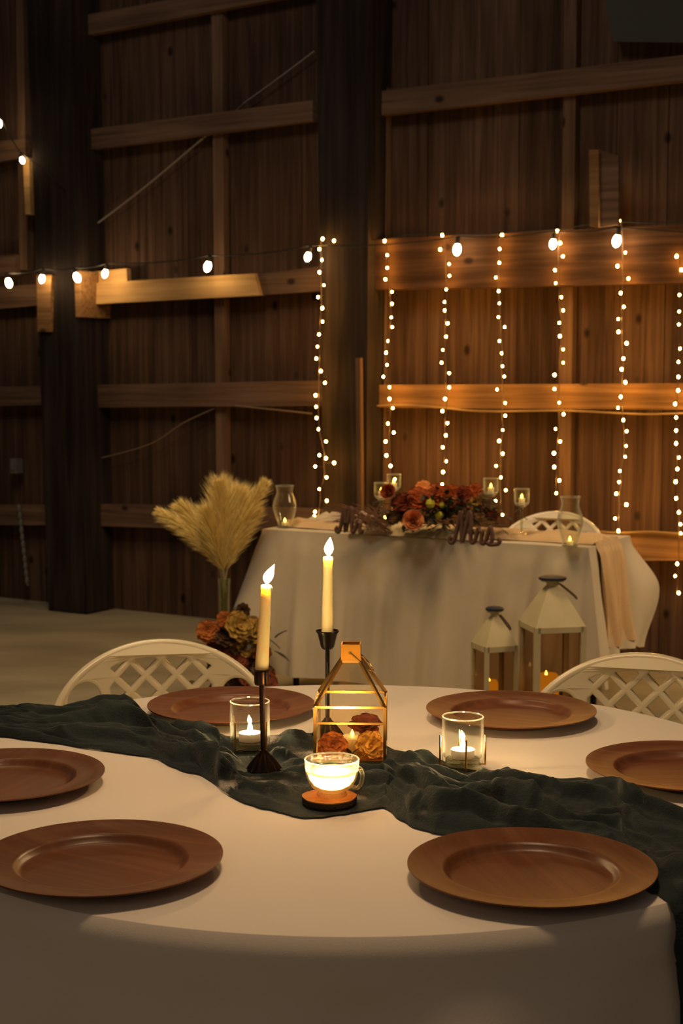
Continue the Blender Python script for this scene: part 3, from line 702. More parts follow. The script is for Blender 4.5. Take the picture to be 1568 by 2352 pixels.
for k in range(4):
    a, c = Vector(cs[k]), Vector(cs[(k+1) % 4]); n = Vector(((c-a).y, -(c-a).x)).normalized()*.0006
    def sw(v): return Vector((math.copysign(cw, v.x), math.copysign(cw, v.y)))
    q = [Vector((a.x, a.y, .004)), Vector((c.x, c.y, .004)), Vector((c.x, c.y, .069)), Vector((a.x, a.y, .069))]
    MB().hexa(q, (-n.x*2, -n.y*2, 0)).build('pane', M_glowpane, t, smooth=False)
    q = [Vector((a.x, a.y, .069)), Vector((c.x, c.y, .069)), Vector((c.x, c.y, H1)), Vector((a.x, a.y, H1))]
    MB().hexa(q, (-n.x*2, -n.y*2, 0)).build('pane', M_pane, t, smooth=False)
    s1, s2 = sw(a), sw(c)
    q = [Vector((a.x, a.y, H1)), Vector((c.x, c.y, H1)), Vector((s2.x, s2.y, H2)), Vector((s1.x, s1.y, H2))]
    MB().hexa(q, (-n.x*2, -n.y*2, 0)).build('pane', M_pane, t, smooth=False)
MB().tube(smooth_path([(-.001, -cw-.002, .183), (.012, -cw-.003, .171), (.026, -cw-.002, .158), (.036, -.006, .150), (.038, .006, .150), (.030, cw+.001, .160), (.016, cw+.003, .174), (.004, cw+.002, .183)], 6), .0013, 8).build('handle', M_brass, t)
MB().lathe([(.0005, -.001), (.003, -.001), (.003, .001), (.0005, .001)], 12).build('rivet', M_brass, t, rot=(PI/2, 0, 0), loc=(-.001, -cw-.0015, .183))

# flowers -----------------------------------------------------------
def flower_mb(R, layers, per, cup=.5, seed=0, wide=.85, curl=.3):
    rnd = random.Random(seed); b = MB()
    for l in range(layers):
        t_ = (l+1)/layers; ln = R*(.45+.55*t_); el = (1.35-t_*(1.35-cup*.6))
        for k in range(per+l):
            a = 2*PI*(k+.5*(l % 2)+rnd.uniform(-.15, .15))/(per+l); e = el+rnd.uniform(-.12, .12)
            wv = ln*wide*rnd.uniform(.85, 1.15)
            def pf(u, v, a=a, e=e, wv=wv, ln=ln):
                s_ = v; wd = wv*(.12+.88*s_**.7)*math.sqrt(max(0, 1-s_**5))*(u-.5)
                rr = ln*s_; ang = e-curl*s_*s_
                x = math.cos(ang)*rr; z = math.sin(ang)*rr+abs(u-.5)**2*ln*.35
                return Vector((math.cos(a)*x-math.sin(a)*wd, math.sin(a)*x+math.cos(a)*wd, z))
            b.grid(pf, 5, 9)
    b.lathe([(.0005, 0), (R*.12, R*.05), (R*.12, R*.25), (.0005, R*.35)], 8)
    return b
def rose_mb(R, seed=0):
    rnd = random.Random(seed); b = MB()
    for l in range(5):
        rr = R*(.22+.18*l); n = 3+l//2
        for k in range(n):
            a0 = 2*PI*(k/n)+l*.9
            def pf(u, v, a0=a0, rr=rr, n=n, l=l):
                a = a0+(u-.5)*2*PI/n*1.35; q = rr*(.35+.65*math.sin(v*PI*.5))*(1+.12*v*l*.3*(1 if v > .8 else 0))
                return Vector((math.cos(a)*q, math.sin(a)*q, R*(1.15-.12*l)*v*(1-.25*(2*u-1)**2)))
            b.grid(pf, 7, 6)
    return b
def leaf_mb(b, p, d, ln, wd):
    d = Vector(d).normalized(); s_ = d.cross(Vector((0, 0, 1)));
    if s_.length < .1: s_ = Vector((1, 0, 0))
    s_.normalize(); n = s_.cross(d)
    def pf(u, v):
        w_ = wd*math.sin(PI*min(1, .03+v*.97))*(u-.5)*2
        return Vector(p)+d*ln*v+s_*w_+n*(-.2*ln*v*v+abs(u-.5)*wd*.5)
    b.grid(pf, 3, 6); return b
def flower(parent, name, m, loc, R, face, seed, kind='daisy', layers=3, per=6, cup=.6, label=None):
    mb = rose_mb(R, seed) if kind == 'rose' else flower_mb(R, layers, per, cup, seed)
    q = Vector(face).to_track_quat('Z', 'Y')
    o = mb.build(name, m, parent); o.location = loc; o.rotation_euler = q.to_euler()
    if label: o['label'] = label
    return o
# silk blooms standing inside the gold lantern: each a thing
def bloom(px, py, dist, R, m, seed, lab, face=(0, -1, .5), **k):
    p = Pd(px, py, dist)
    g = thing('silk_flower', lab, 'flower', p); flower(g, 'petals', m, (0, 0, 0), R, face, seed, **k)
    b = MB().tube([(0, 0, 0), (.002, .004, -min(.03, max(.004, p.z-lz.z-.008)))], .0012, 6); b.build('stem', M_leaf, g); return g
ly = lz.y
bloom(764, 1716, ly-.032, .028, M_orange, 1, 'orange silk flower at the left inside the gold lantern', layers=4, per=7)
bloom(838, 1674, ly+.030, .032, M_red, 2, 'burgundy silk flower at the back inside the gold lantern', face=(0, -.5, 1), layers=3, per=6, cup=.9)
bloom(852, 1716, ly-.030, .030, M_yellow, 3, 'yellow silk flower upper right inside the gold lantern', layers=4, per=6)
bloom(846, 1742, ly-.038, .024, M_yellow, 9, 'yellow silk flower low at the right inside the gold lantern', face=(.2, -1, .2), layers=3, per=6)
g = thing('artificial_greenery', 'small curly green sprig among the flowers in the gold lantern', 'foliage', lz+Vector((.01, -.035, .006)))
b = MB()
for k in range(9):
    a = random.uniform(0, 2*PI); leaf_mb(b, (random.uniform(-.02, .03), random.uniform(-.01, .01), 0), (math.cos(a), math.sin(a)*.3, random.uniform(.5, 1.5)), .022, .005)
b.build('leaves', M_leaf, g)
g = thing('led_candle', 'cream battery tealight with yellow flame inside the gold lantern', 'candle', lz+Vector((.002, -.012, .003)))
MB().lathe([(.0005, 0), (.020, 0), (.0205, .002), (.0205, .030), (.018, .032), (.0005, .030)], 32).build('body', M_wax2, g)
flame_mb(.014, .0035).build('flame', M_led, g, loc=(0, 0, .030))

# ------------------------------------------------------------------ plastic lattice chairs
def clip(poly, a, b_):          # keep the left side of a->b
    out = []
    for i in range(len(poly)):
        p, q = poly[i], poly[(i+1) % len(poly)]
        sp = (b_[0]-a[0])*(p[1]-a[1])-(b_[1]-a[1])*(p[0]-a[0]); sq = (b_[0]-a[0])*(q[1]-a[1])-(b_[1]-a[1])*(q[0]-a[0])
        if sp >= 0: out.append(p)
        if sp*sq < 0: k = sp/(sp-sq); out.append((p[0]+(q[0]-p[0])*k, p[1]+(q[1]-p[1])*k))
    return out
def subdiv(poly, mx=.02):
    out = []
    for i in range(len(poly)):
        p, q = poly[i], poly[(i+1) % len(poly)]; n = max(1, int(math.hypot(q[0]-p[0], q[1]-p[1])/mx))
        for k in range(n): out.append((p[0]+(q[0]-p[0])*k/n, p[1]+(q[1]-p[1])*k/n))
    return out
def back_mesh():
    hw = .262; ztop = .80; zsh = .60; zb = .43
    outl = [(-hw, zb)]+[(hw*math.cos(a)*(1 if True else 1), zsh+(ztop-zsh)*math.sin(a)**.92) for a in [PI-PI*k/48 for k in range(49)]]+[(hw, zb)]
    holes = []
    win = [(-.108, .46)]; win = [(.108, .46), (.122, .735)]+[(.122*math.cos(a), .735+.028*math.sin(a)) for a in [PI*k/12 for k in range(1, 12)]]+[(-.122, .735), (-.108, .46)]
    per = .073; hd = .0268
    for i in range(-6, 7):
        for j in range(-9, 9):
            if (i+j) % 2: continue
            cx, cz_ = i*per/2, .719+j*per/2
            dm = [(cx+hd, cz_), (cx, cz_+hd), (cx-hd, cz_), (cx, cz_-hd)]
            for k in range(len(win)):
                if dm: dm = clip(dm, win[k], win[(k+1) % len(win)])
            if len(dm) >= 3:
                ar = abs(sum(dm[k][0]*dm[(k+1) % len(dm)][1]-dm[(k+1) % len(dm)][0]*dm[k][1] for k in range(len(dm))))/2
                if ar > 1.2e-4: holes.append(dm)
    for s_ in (-1, 1):
        c = s_*.180; r_ = .040
        holes.append([(c+r_*1.0*math.cos(a), .672+.045*math.sin(a)) for a in [PI*k/14 for k in range(15)]]+[(c-r_*.9, .46), (c+r_*.9, .46)])
    cu = bpy.data.curves.new('back', 'CURVE'); cu.dimensions = '2D'; cu.fill_mode = 'BOTH'; cu.extrude = .006; cu.bevel_depth = .006; cu.bevel_resolution = 3; cu.offset = -.005
    for poly in [outl]+holes:
        poly = subdiv(poly); sp = cu.splines.new('POLY'); sp.points.add(len(poly)-1)
        for k, (x, y) in enumerate(poly): sp.points[k].co = (x, y, 0, 1)
        sp.use_cyclic_u = True
    ob = bpy.data.objects.new('tmp', cu); C.objects.link(ob)
    dg = bpy.context.evaluated_depsgraph_get(); me = bpy.data.meshes.new_from_object(ob.evaluated_get(dg))
    bpy.data.objects.remove(ob); v = [tuple(p.co) for p in me.vertices]; f = [tuple(p.vertices) for p in me.polygons]
    bend = lambda x, z, y: Vector((x, y+.20+(z-.43)*.22-1.3*x*x+.0, z))
    b = MB(); b.add([bend(x, y, z) for x, y, z in v], f)
    arch = [bend(hw*math.cos(a)*.965, zsh+(ztop-.008-zsh)*math.sin(a)**.92, -.004) for a in [PI-PI*k/40 for k in range(41)]]
    arch = [bend(-hw*.965, .43, -.004)]+arch+[bend(hw*.965, .43, -.004)]
    b.tube(arch, .0105, 10)
    for s_ in (-1, 1):
        c = s_*.180
        b.tube([bend(c+.044*math.cos(a), .672+.049*math.sin(a), -.008) for a in [PI*k/14 for k in range(15)]], .006, 8)
    return b
bm_ = back_mesh()
def chair(loc, rz, label, sh=None):
    t = thing('plastic_chair', label, 'chair', loc, (0, 0, rz), 'white lattice-back plastic chairs')
    if sh: 
        for nm, me in sh: o = bpy.data.objects.new(nm, me); C.objects.link(o); o.parent = t
        return sh
    L = []
    L.append(('backrest', bm_.build('backrest', M_plastic, t).data))
    L.append(('seat', MB().grid(lambda u, v: Vector(((u-.5)*.46*(1-.10*v), -.22+.44*v, .425-.018*math.sin(PI*u)*math.sin(PI*v)-(.012 if min(u, v, 1-u) < .02 else 0))), 24, 20).add([(-.22, -.21, .395), (.22, -.21, .395), (.2, .21, .395), (-.2, .21, .395)], [(0, 1, 2, 3)]).build('seat', M_plastic, t).data))
    for sx in (-1, 1):
        L.append(('armrest', MB().tube(smooth_path([(sx*.255, .14, .66), (sx*.268, .05, .655), (sx*.262, -.08, .63), (sx*.24, -.17, .58), (sx*.225, -.2, .42)], 5), .015, 8, flat=(1.2, .8)).build('armrest', M_plastic, t).data))
        for sy in (-1, 1):
            L.append(('leg', MB().tube([(sx*.205, sy*.19, .42), (sx*.24, sy*.235, 0)], .026, 8, .017).build('leg', M_plastic, t).data))
    return L
def chair_at(px, top_py, ydist, yaw, label, sh=None):
    # ydist: forward distance of the top of the back; the seat centre sits .28 in front of it
    p = Pd(px, top_py, ydist); off = Vector((-math.sin(yaw), math.cos(yaw), 0))*.28
    return chair((p.x-off.x, p.y-off.y, 0), yaw, label, sh)
sh = chair_at(368, 1482, 3.60, math.radians(9), 'white plastic chair with lattice back behind the left far plate')
chair_at(1478, 1515, 3.42, math.radians(-16), 'white plastic chair with lattice back at the right edge, in front of the white lanterns', sh)

# ------------------------------------------------------------------ head table
HO = Vector((-.338, 6.579, 0)); hr = math.atan2(-.711, 1.293); LX, LY = 1.476, .50; HZ = .76
HM = Matrix.Translation(HO) @ Matrix.Rotation(hr, 4, 'Z')
t = thing('rectangular_table', 'rectangular head table under the long ivory cloth', 'table', HO, (0, 0, hr))
MB().box((LX/2, LY/2, HZ-.02), (LX-.02, LY-.02, .03)).build('tabletop', M_stud, t, smooth=False)
for x in (.12, LX-.12):
    for y in (.07, LY-.07): MB().tube([(x, y, HZ-.035), (x, y, 0)], .014, 8).build('leg', M_black, t)
def hcloth(u, v):
    # perimeter point
    peri = 2*(LX+LY); s_ = (u*peri) % peri; rc = .03
    segs = [((0, 0), (1, 0), LX, (0, -1)), ((LX, 0), (0, 1), LY, (1, 0)), ((LX, LY), (-1, 0), LX, (0, 1)), ((0, LY), (0, -1), LY, (-1, 0))]
    k = 0
    while s_ > segs[k][2] and k < 3: s_ -= segs[k][2]; k += 1
    o_, d_, L_, n_ = segs[k]; p = Vector((o_[0]+d_[0]*s_, o_[1]+d_[1]*s_)); n = Vector(n_)
    e0 = sst(.10, 0, s_)*.5; e1 = sst(.10, 0, L_-s_)*.5
    nn = Vector(segs[(k+1) % 4][3]); pn = Vector(segs[k-1][3])
    n = (n*(1-e0-e1)+nn*e1+pn*e0); n.normalize()
    cf = max(e0, e1)*2            # 1 at the corners
    topc = Vector((LX/2, LY/2))
    if v < .25:
        q = topc.lerp(p, v/.25*.995+.001); return Vector((q.x, q.y, HZ+.003*nz(q.x*9, q.y*9)))
    hem = {0: .615+.02*math.sin(s_*5), 1: .44, 2: .6, 3: .62}[k]
    hemn = {0: .45, 1: .44, 2: .6, 3: .62}
    if k == 0: hem = .62-.11*sst(LX-.25, LX, s_)
    if k == 1: hem = .51-.07*sst(0, .10, s_)+.03*sst(LY-.1, LY, s_)
    if k == 2: hem = .47+.13*sst(0, .2, s_)
    d = (v-.25)/.75*hem; g = sst(0, .10, d)
    amp = .010+.030*sst(.05, .5, d)
    if k == 1: amp *= 1.1
    if k == 0: amp *= .45+.9*sst(LX-.45, LX-.15, s_)+.7*sst(.35, .1, s_)
    wv = math.sin(s_*38+1.5*nz(s_*5, d*2, k)+k)+.6*math.sin(s_*67+k*2+d*3)
    fl = {(0, 0): .30, (1, 1): .08, (1, 0): .14, (0, 1): .12}
    corner = .26 if (k in (0, 3) and ((k == 0 and e0 > 0) or (k == 3 and e1 > 0))) else .13
    if (k == 1 and e1 > 0) or (k == 2 and e0 > 0):
        off = .115*sst(0, .22, d)-.16*sst(.22, .5, d)*.6
        corner = 0; extra = off*cf
    else: extra = 0
    r = .004+g*(amp*wv*.5+amp*.6)+.05*d+corner*cf*d+extra
    r = max(r, .004)
    if k == 2: r -= .14*sst(.1, .3, LX-s_-.45)*sst(1.3, 1.1, LX-s_)*sst(.04, .22, d)
    q = p+n*r
    return Vector((q.x, q.y, HZ-.002-d if d > .004 else HZ))
b = MB().grid(hcloth, 420, 60, True)
o = b.build('tablecloth', M_linen2, M=HM); tag(o, 'long ivory cloth draped over the head table by the wall', 'tablecloth')
# peach gauze runner lengthwise, falling over the right end
def hrun(u, v):
    L1 = LX-.03; tot = L1+.42; s_ = u*tot; y = .08+.27*v
    bmp = .012+.014*abs(nz(s_*7, v*3, 2))*2+.012*abs(nz(s_*15, v*8, 5))
    env = min(1, 5*min(v, 1-v))**.5
    if s_ < L1: return Vector((.03+s_, y+.02*nz(s_*5, v*3), HZ+.004+bmp*env))
    d = s_-L1; yy = y+.012*nz(d*4, v*4, 9)
    pc = hcloth((LX+max(.0, yy))/(2*(LX+LY)), .25+.75*min(1, d/.5))
    xo = pc.x+.012+.006*math.sin(v*40+1.5*math.sin(d*6))*(.3+sst(0, .2, d))
    k = sst(0, .05, d)
    return Vector((LX+(xo-LX)*k, yy, HZ+.012-d if d > .01 else HZ+.014))
b = MB().grid(hrun, 150, 44)
o = b.build('table_runner', M_peach, M=HM); tag(o, 'peach gauze runner hanging over the right end of the head table', 'table runner')
# crumpled burlap under the centrepiece
def burl(u, v):
    x = .42+.60*u+.02*nz(u*7, v*3); y = -.015+.17*v+.015*nz(u*9, 4); e = (min(1, 6*min(u, 1-u, v, 1-v)))**.6
    return Vector((x, y, HZ+.004+e*(.018+.03*abs(nz(u*9, v*4, 3))+.02*abs(nz(u*22, v*9, 8)))))
o = MB().grid(burl, 70, 26).build('burlap_cloth', M_burlap, M=HM); tag(o, 'rumpled beige gauze lying under the orange flower centrepiece', 'cloth')
def heap(u, v):
    x = .10+.26*u+.02*nz(u*7, v*3, 5); y = .20+.2*v; e = (min(1, 5*min(u, 1-u, v, 1-v)))**.6
    return Vector((x, y, HZ+.03+e*(.012+.03*abs(nz(u*6, v*4, 13)))))
o = MB().grid(heap, 50, 26).build('napkin', cloth('cream_cloth', (.62, .50, .33, 1), .4, 200, wr=.3), M=HM); tag(o, 'small heap of cream cloth at the left of the head table', 'cloth')

HT = HZ+.004
def led(parent_loc, label, r=.013, h=.028, body=M_wax2):
    g = thing('led_candle', label, 'candle', parent_loc)
    MB().lathe([(.0005, 0), (r, 0), (r, h-.002), (r*.85, h), (.0005, h-.002)], 18).build('body', body, g)
    flame_mb(.020, .0052).build('flame', M_led, g, loc=(0, 0, h-.002)); return g
def stemglass(px, py, h, label, lab2):
    p = P(px, py, HT+.02); p.z = HT+.016
    t = thing('stemmed_votive', label, 'candle holder', p, (0, 0, 0), 'stemmed glass candle holders on the head table')
    bw = .031; bb = h-.068
    MB().lathe([(.0005, 0), (.030, 0), (.031, .002), (.012, .006), (.004, .012)], 28).build('foot', M_glass, t)
    MB().lathe([(.004, .010), (.0045, .02), (.006, bb*.5), (.0042, bb*.55), (.006, bb-.012), (.008, bb-.006)], 18).build('stem', M_greenglass, t)
    MB().lathe([(.0005, bb-.008), (.012, bb-.006), (.028, bb+.008), (bw, bb+.016), (bw, h), (bw-.002, h), (bw-.0025, bb+.018), (.026, bb+.011), (.0005, bb+.001)], 32).build('bowl', M_glass2, t)
    MB().tube([(bw*math.cos(k*PI/16), bw*math.sin(k*PI/16), h) for k in range(32)], .0014, 6, closed=True).build('rim', M_rim, t)
    led(p+Vector((0, 0, bb+.003)), lab2)
stemglass(875, 1205, .185, 'stemmed glass votive at the left of the orange flowers, lower of the left pair', 'lit tealight in the lower stemmed glass left of the flowers')
stemglass(904, 1200, .215, 'stemmed glass votive at the left of the orange flowers, taller and partly behind', 'lit tealight in the taller stemmed glass left of the flowers')
stemglass(1126, 1222, .225, 'stemmed glass votive standing right behind the right wooden script sign', 'lit tealight in the stemmed glass behind the right script sign')
stemglass(1197, 1226, .187, 'stemmed glass votive between the script sign and the right hurricane glass', 'lit tealight in the stemmed glass between sign and hurricane glass')
def hurricane(px, py, h, w_, label, lab2):
    p = P(px, py, HT); p.z = HT+.002
    t = thing('hurricane_glass', label, 'candle holder', p, (0, 0, 0), 'hurricane glasses on the head table')
    k = w_/2
    pr = [(.62, 0), (.58, .04), (.60, .08), (.80, .25), (.97, .42), (1, .52), (.93, .64), (.72, .78), (.66, .85), (.72, .95), (.76, 1)]
    MB().lathe([(r_*k, z*h) for r_, z in pr]+[(r_*k-.0015, z*h) for r_, z in pr[::-1]], 36).build('chimney', M_glass2, t)
    MB().tube([(.76*k*math.cos(a*PI/16), .76*k*math.sin(a*PI/16), h) for a in range(32)], .0016, 6, closed=True).build('rim', M_rim, t)
    MB().lathe([(.0005, 0), (.62*k, 0), (.62*k, .004), (.0005, .004)], 28).build('foot', M_glass, t)
    led(p+Vector((0, 0, .004)), lab2, .014, .018)
hurricane(654, 1211, .180, .105, 'hurricane glass standing at the left end of the head table', 'lit yellow tealight in the left hurricane glass')
hurricane(1308, 1256, .192, .100, 'hurricane glass standing at the right end of the head table', 'lit yellow tealight in the right hurricane glass')

# script signs
MS = [(.06, .2), (0, .12), (.03, .02), (.12, .03), (.2, .25), (.3, .72), (.37, .98), (.40, .6), (.40, .1), (.44, .12), (.55, .6), (.66, .98), (.69, .6), (.69, .16), (.75, .04), (.84, .16)]
RS = [(.84, .16), (.93, .50), (.95, .42), (1.03, .40), (1.06, .36), (1.03, .14), (1.08, .03), (1.18, .14)]
SS = [(1.18, .14), (1.30, .52), (1.36, .42), (1.38, .2), (1.32, .04), (1.22, .06), (1.3, .02), (1.46, .03), (1.58, .06), (1.62, .16), (1.55, .2)]
def sign(px, py, hgt, strokes, label, thick=.0105, yaw=hr):
    p = P(px, py, HT); p.z = HT+.018
    t = thing('wooden_script_sign', label, 'sign', p, (0, 0, yaw))
    b = MB(); allp = []
    for s_ in strokes: allp += s_ if not allp else s_[1:]
    pts = smooth_path([(x*hgt, 0, y*hgt+thick*.8) for x, y in allp], 5)
    b.tube(pts, thick, 10, flat=(1, 1)); b.build('letters', M_signwood, t)
    return t
sign(1032, 1262, .125, [MS, RS, SS], 'dark wooden script sign reading Mrs at the right of the flowers', .0085, hr+.05)
sign(772, 1236, .105, [MS, RS], 'dark wooden script sign reading Mr at the left of the flowers', .0085)

# centrepiece
ctr = P(985, 1238, HT); ctr.z = HT+.02
A = thing('flower_centrepiece', 'rust and orange flower centrepiece with dark leaves on the head table', 'flower arrangement', ctr)
dC = ctr.y
def cf(px, py, R, m, seed, kind='daisy', dy=0, name='flower', face=(0, -1, .35), **k):
    p = Pd(px, py, dC+dy)-ctr; return flower(A, name, m, p, R, face, seed, kind, **k)
cf(948, 1196, .040, M_peachr, 11, 'rose', -.05, 'rose', (0, -1, .25), label='open peach rose')
cf(893, 1132, .030, M_rust, 12, 'rose', .0, 'rose', (-.4, -1, .5))
for i, (x, y, r_, m) in enumerate([(1120, 1160, .036, M_brown), (1128, 1185, .030, M_red), (1090, 1128, .034, M_rust), (925, 1158, .050, M_red), (960, 1150, .058, M_rust), (1000, 1142, .058, M_rust), (1035, 1140, .052, M_rust), (1062, 1138, .042, M_red), (972, 1122, .036, M_orange), (930, 1185, .04, M_red), (1050, 1165, .04, M_brown), (1085, 1150, .034, M_ochre), (1070, 1185, .036, M_brown), (1020, 1170, .040, M_red), (1100, 1175, .03, M_brown), (905, 1190, .035, M_brown)]):
    cf(x, y, r_, m, 20+i, dy=random.uniform(-.03, .05), face=(random.uniform(-.5, .5), -1, random.uniform(.2, 1)), layers=4, per=7, cup=.8)
for x, y, r_ in [(988, 1157, .020), (1007, 1183, .016), (1014, 1160, .012)]:
    p = Pd(x, y, dC-.06)-ctr
    MB().lathe([(.0005, -r_), (r_*.7, -r_*.7), (r_, 0), (r_*.75, r_*.7), (.0005, r_*1.05)], 16, p).build('bud', M_green, A)
b = MB(); rnd = random.Random(5)
for k in range(320):
    x = rnd.gauss(1012, 68); y = rnd.uniform(1135, 1218)
    p = Pd(x, y, dC+rnd.uniform(-.06, .08))-ctr
    leaf_mb(b, p, (rnd.uniform(-1, 1)+(x-1000)/120, rnd.uniform(-.8, .3), rnd.uniform(-.3, .8)), rnd.uniform(.03, .065), rnd.uniform(.006, .012))
b.build('foliage', M_leaf, A)
b = MB()
for k in range(150):
    p = Pd(rnd.uniform(840, 900), rnd.uniform(1195, 1225), dC+.12)-ctr
    e = Pd(rnd.uniform(735, 880), rnd.uniform(1155, 1205), dC+.16)-ctr
    b.tube(smooth_path([p, p.lerp(e, .5)+Vector((0, 0, .02)), e], 3), .0014, 4, .0004)
b.build('dried_grass', M_dry, A)['label'] = 'brown dried grass spray'

# chair behind the head table
chair_at(1283, 1186, 6.98, math.radians(-25), 'white plastic chair half hidden behind the right end of the head table', sh)

# ------------------------------------------------------------------ white floor lanterns
def lantern(px, dist, w_, ztop, zroof, yaw, label, lab2, ctop):
    p = Pd(px, 1600, dist); t = thing('metal_lantern', label, 'lantern', (p.x, p.y, 0), (0, 0, yaw), 'white metal lanterns on the floor')
    h = w_/2; r_ = .0085*w_/.17+.001
    b = MB(); c4 = [(-h, -h), (h, -h), (h, h), (-h, h)]
    for k in range(4):
        a, c = c4[k], c4[(k+1) % 4]
        b.box((a[0]*.96, a[1]*.96, zroof/2), (2*r_, 2*r_, zroof))
        for z in (.012, zroof-.01):
            m_ = ((a[0]+c[0])/2*.96, (a[1]+c[1])/2*.96, z); dx = abs(c[0]-a[0]); dy = abs(c[1]-a[1])
            b.box(m_, (max(dx*.96, 2*r_), max(dy*.96, 2*r_), .02))
    b.box((0, 0, .004), (w_, w_, .008))
    b.build('frame', M_whitemetal, t, smooth=False)
    # hipped roof with swelling sides
    def rf(u, v):
        k = int(min(3.999, u*4)); f_ = u*4-k; a, c = c4[k], c4[(k+1) % 4]
        s_ = .15+.90*(1-v)**.85
        x = (a[0]+(c[0]-a[0])*f_)*s_; y = (a[1]+(c[1]-a[1])*f_)*s_
        return Vector((x, y, zroof+(ztop-.03-zroof)*v))
    MB().grid(rf, 32, 10, True).build('roof', M_whitemetal, t)
    MB().lathe([(w_*.12, ztop-.035), (w_*.13, ztop-.020), (w_*.24, ztop-.018), (w_*.24, ztop-.012)], 20).build('collar', M_whitemetal, t)
    MB().lathe([(.0005, ztop-.012), (w_*.28, ztop-.012), (w_*.28, ztop-.004), (w_*.2, ztop), (.0005, ztop)], 24).build('cap', M_navy, t)
    MB().tube(smooth_path([(w_*.15, -.01, ztop-.028), (w_*.45, -.012, ztop-.07), (w_*.52, 0, ztop-.085), (w_*.45, .012, ztop-.07), (w_*.15, .01, ztop-.028)], 5), .003, 6).build('handle', M_wire, t)
    for k in range(4):
        a, c = c4[k], c4[(k+1) % 4]; a = Vector((a[0]*.94, a[1]*.94, .02)); c = Vector((c[0]*.94, c[1]*.94, .02))
        n = Vector((0, 0, 1)).cross(c-a).normalized()*.002
        MB().hexa([a, c, c+Vector((0, 0, zroof-.04)), a+Vector((0, 0, zroof-.04))], n).build('pane', M_smoke, t, smooth=False)
    g = thing('pillar_candle', lab2, 'candle', (p.x-.01, p.y, .008))
    MB().lathe([(.0005, 0), (w_*.21, 0), (w_*.21, ctop-.01), (w_*.17, ctop), (.0005, ctop-.012)], 24).build('wax', M_ledbody, g)
    flame_mb(.022, .005).build('flame', M_led, g, loc=(-.01, -.01, ctop-.008))
    return t
lantern(1265, 5.38, .176, .715, .545, math.radians(12), 'larger white metal lantern with dark cap on the floor before the head table', 'glowing amber pillar candle in the larger white lantern', .355)
lantern(1134, 5.36, .117, .607, .475, math.radians(20), 'smaller white metal lantern left of the larger one on the floor', 'glowing amber pillar candle in the smaller white lantern', .335)

# ------------------------------------------------------------------ pampas in a tall glass vase, floral ring
vd = 6.45; vb = Pd(515, 1400, vd)
t = thing('glass_vase', 'tall slender glass vase on the floor left of the head table', 'vase', (vb.x, vb.y, 0))
MB().lathe([(.0005, 0), (.055, 0), (.055, .01), (.030, .03), (.020, .12), (.020, .35), (.024, .52), (.027, .56), (.025, .56), (.022, .52), (.018, .35), (.018, .12), (.026, .035), (.0005, .02)], 28).build('body', M_greenglass, t)
neck = Vector((vb.x, vb.y, .54))
def plume(tipx, tipy, R, seed, lab, startf=.25, dy=0):
    rnd = random.Random(seed); tip = Pd(tipx, tipy, vd+dy)
    base = neck+Vector((rnd.uniform(-.010, .010), rnd.uniform(-.01, .01), -.35))
    out = tip-neck; midp = neck+out*.5+Vector((out.x*-.10, 0, abs(out.x)*.10))
    path = smooth_path([base, neck+Vector((rnd.uniform(-.008, .008), 0, 0)), midp, tip], 10)
    o = MB(); org = Vector((neck.x, neck.y, .2))
    g = thing('pampas_plume', lab, 'dried grass', org, (0, 0, 0), 'pampas plumes in the glass vase')
    MB().tube([p-org for p in path], .003, 6, .0015).build('stem', M_stem, g)
    n = len(path)
    for k in range(3000):
        f_ = startf+(1-startf)*rnd.random()**.85; i = f_*(n-1); j = min(int(i), n-2); p = path[j].lerp(path[j+1], i-j); tg = (path[j+1]-path[j]).normalized()
        e = (f_-startf)/(1-startf); rr = R*math.sin(PI*min(1, .12+.80*e))**.8
        a = rnd.uniform(0, 2*PI); sd = tg.orthogonal().normalized(); sd = Matrix.Rotation(a, 3, tg) @ sd
        d = (tg*1.6+sd*rnd.uniform(.5, 1.2)+Vector((0, 0, -.1))).normalized(); ln = rr*rnd.choice((rnd.uniform(.7, 1.5), rnd.uniform(1.0, 2.3)))
        q = p+d*ln*.6+sd*0; e2 = p+d*ln+tg*ln*.15+Vector((0, 0, -.12*ln)); w_ = d.cross(Vector((rnd.uniform(-1, 1), rnd.uniform(-1, 1), rnd.uniform(-1, 1)))).normalized()*.0008
        o.add([p-w_-org, p+w_-org, q+w_*1.3-org, q-w_*1.3-org, e2-org], [(0, 1, 2, 3), (3, 2, 4)])
    o.build('feathers', M_pampas, g, smooth=False)
sf = .42
plume(368, 1176, .045, 1, 'pampas plume arching farthest left out of the vase', sf)
plume(418, 1165, .06, 2, 'pampas plume second from the left in the vase', sf, .04)
plume(505, 1118, .08, 3, 'pampas plume standing tallest in the middle of the vase', sf, -.02)
plume(475, 1180, .07, 6, 'pampas plume leaning just left of the middle in the vase', sf, -.05)
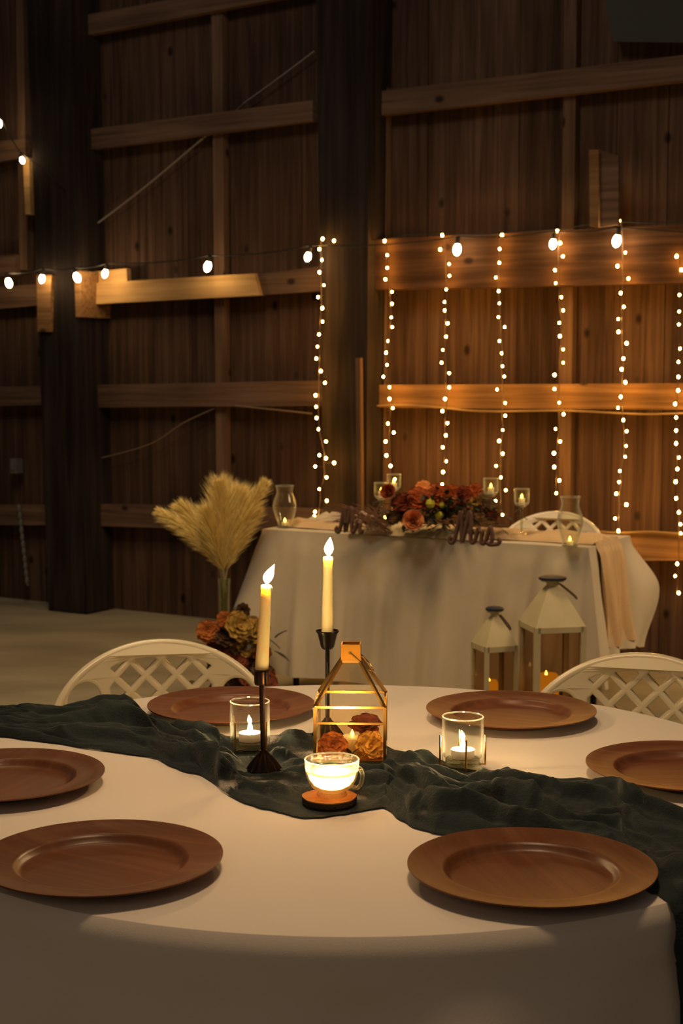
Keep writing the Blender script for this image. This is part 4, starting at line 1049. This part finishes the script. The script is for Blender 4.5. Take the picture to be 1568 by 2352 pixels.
plume(548, 1140, .085, 4, 'pampas plume just right of the middle in the vase', sf, .03)
plume(606, 1112, .05, 5, 'pampas plume reaching out to the upper right near the hurricane glass', sf)
plume(585, 1175, .055, 7, 'pampas plume leaning low right beside the table corner', sf, .05)
fr = Vector((vb.x, vb.y-.06, 0))
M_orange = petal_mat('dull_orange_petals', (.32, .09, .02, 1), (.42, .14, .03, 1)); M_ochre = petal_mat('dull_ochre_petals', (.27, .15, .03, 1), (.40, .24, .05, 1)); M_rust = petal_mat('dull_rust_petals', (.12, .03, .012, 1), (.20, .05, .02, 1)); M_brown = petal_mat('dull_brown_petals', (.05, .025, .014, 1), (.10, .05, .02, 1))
A = thing('floor_flower_arrangement', 'ochre, rust and brown silk flowers around the foot of the pampas vase', 'flower arrangement', (fr.x, fr.y, 0))
rnd = random.Random(3)
for i, (x, y, r_, m) in enumerate([(478, 1452, .055, M_orange), (500, 1478, .05, M_rust), (514, 1424, .04, M_orange), (548, 1440, .075, M_ochre), (585, 1452, .07, M_ochre), (520, 1462, .06, M_brown), (562, 1486, .06, M_ochre), (540, 1515, .06, M_rust), (575, 1530, .075, M_brown), (598, 1500, .05, M_rust), (555, 1560, .09, M_brown), (510, 1510, .06, M_brown), (560, 1405, .04, M_brown), (590, 1560, .09, M_rust), (525, 1590, .09, M_brown), (575, 1630, .1, M_brown)]):
    p = Pd(x, y, vd-.12+rnd.uniform(-.03, .04))-Vector((fr.x, fr.y, 0))
    flower(A, 'flower', m, p, r_, (rnd.uniform(-.6, .6), -1, rnd.uniform(.2, 1)), 60+i, layers=4, per=6, cup=.7)
b = MB()
for k in range(220):
    p = Pd(rnd.gauss(545, 35), rnd.uniform(1420, 1660), vd-.08+rnd.uniform(-.05, .06))-Vector((fr.x, fr.y, 0))
    leaf_mb(b, p, (rnd.uniform(-1, 1), rnd.uniform(-1, .3), rnd.uniform(-.4, .8)), rnd.uniform(.05, .09), rnd.uniform(.01, .02))
b.build('foliage', mat('brown_green_leaf', (.05, .04, .02, 1), .7), A)
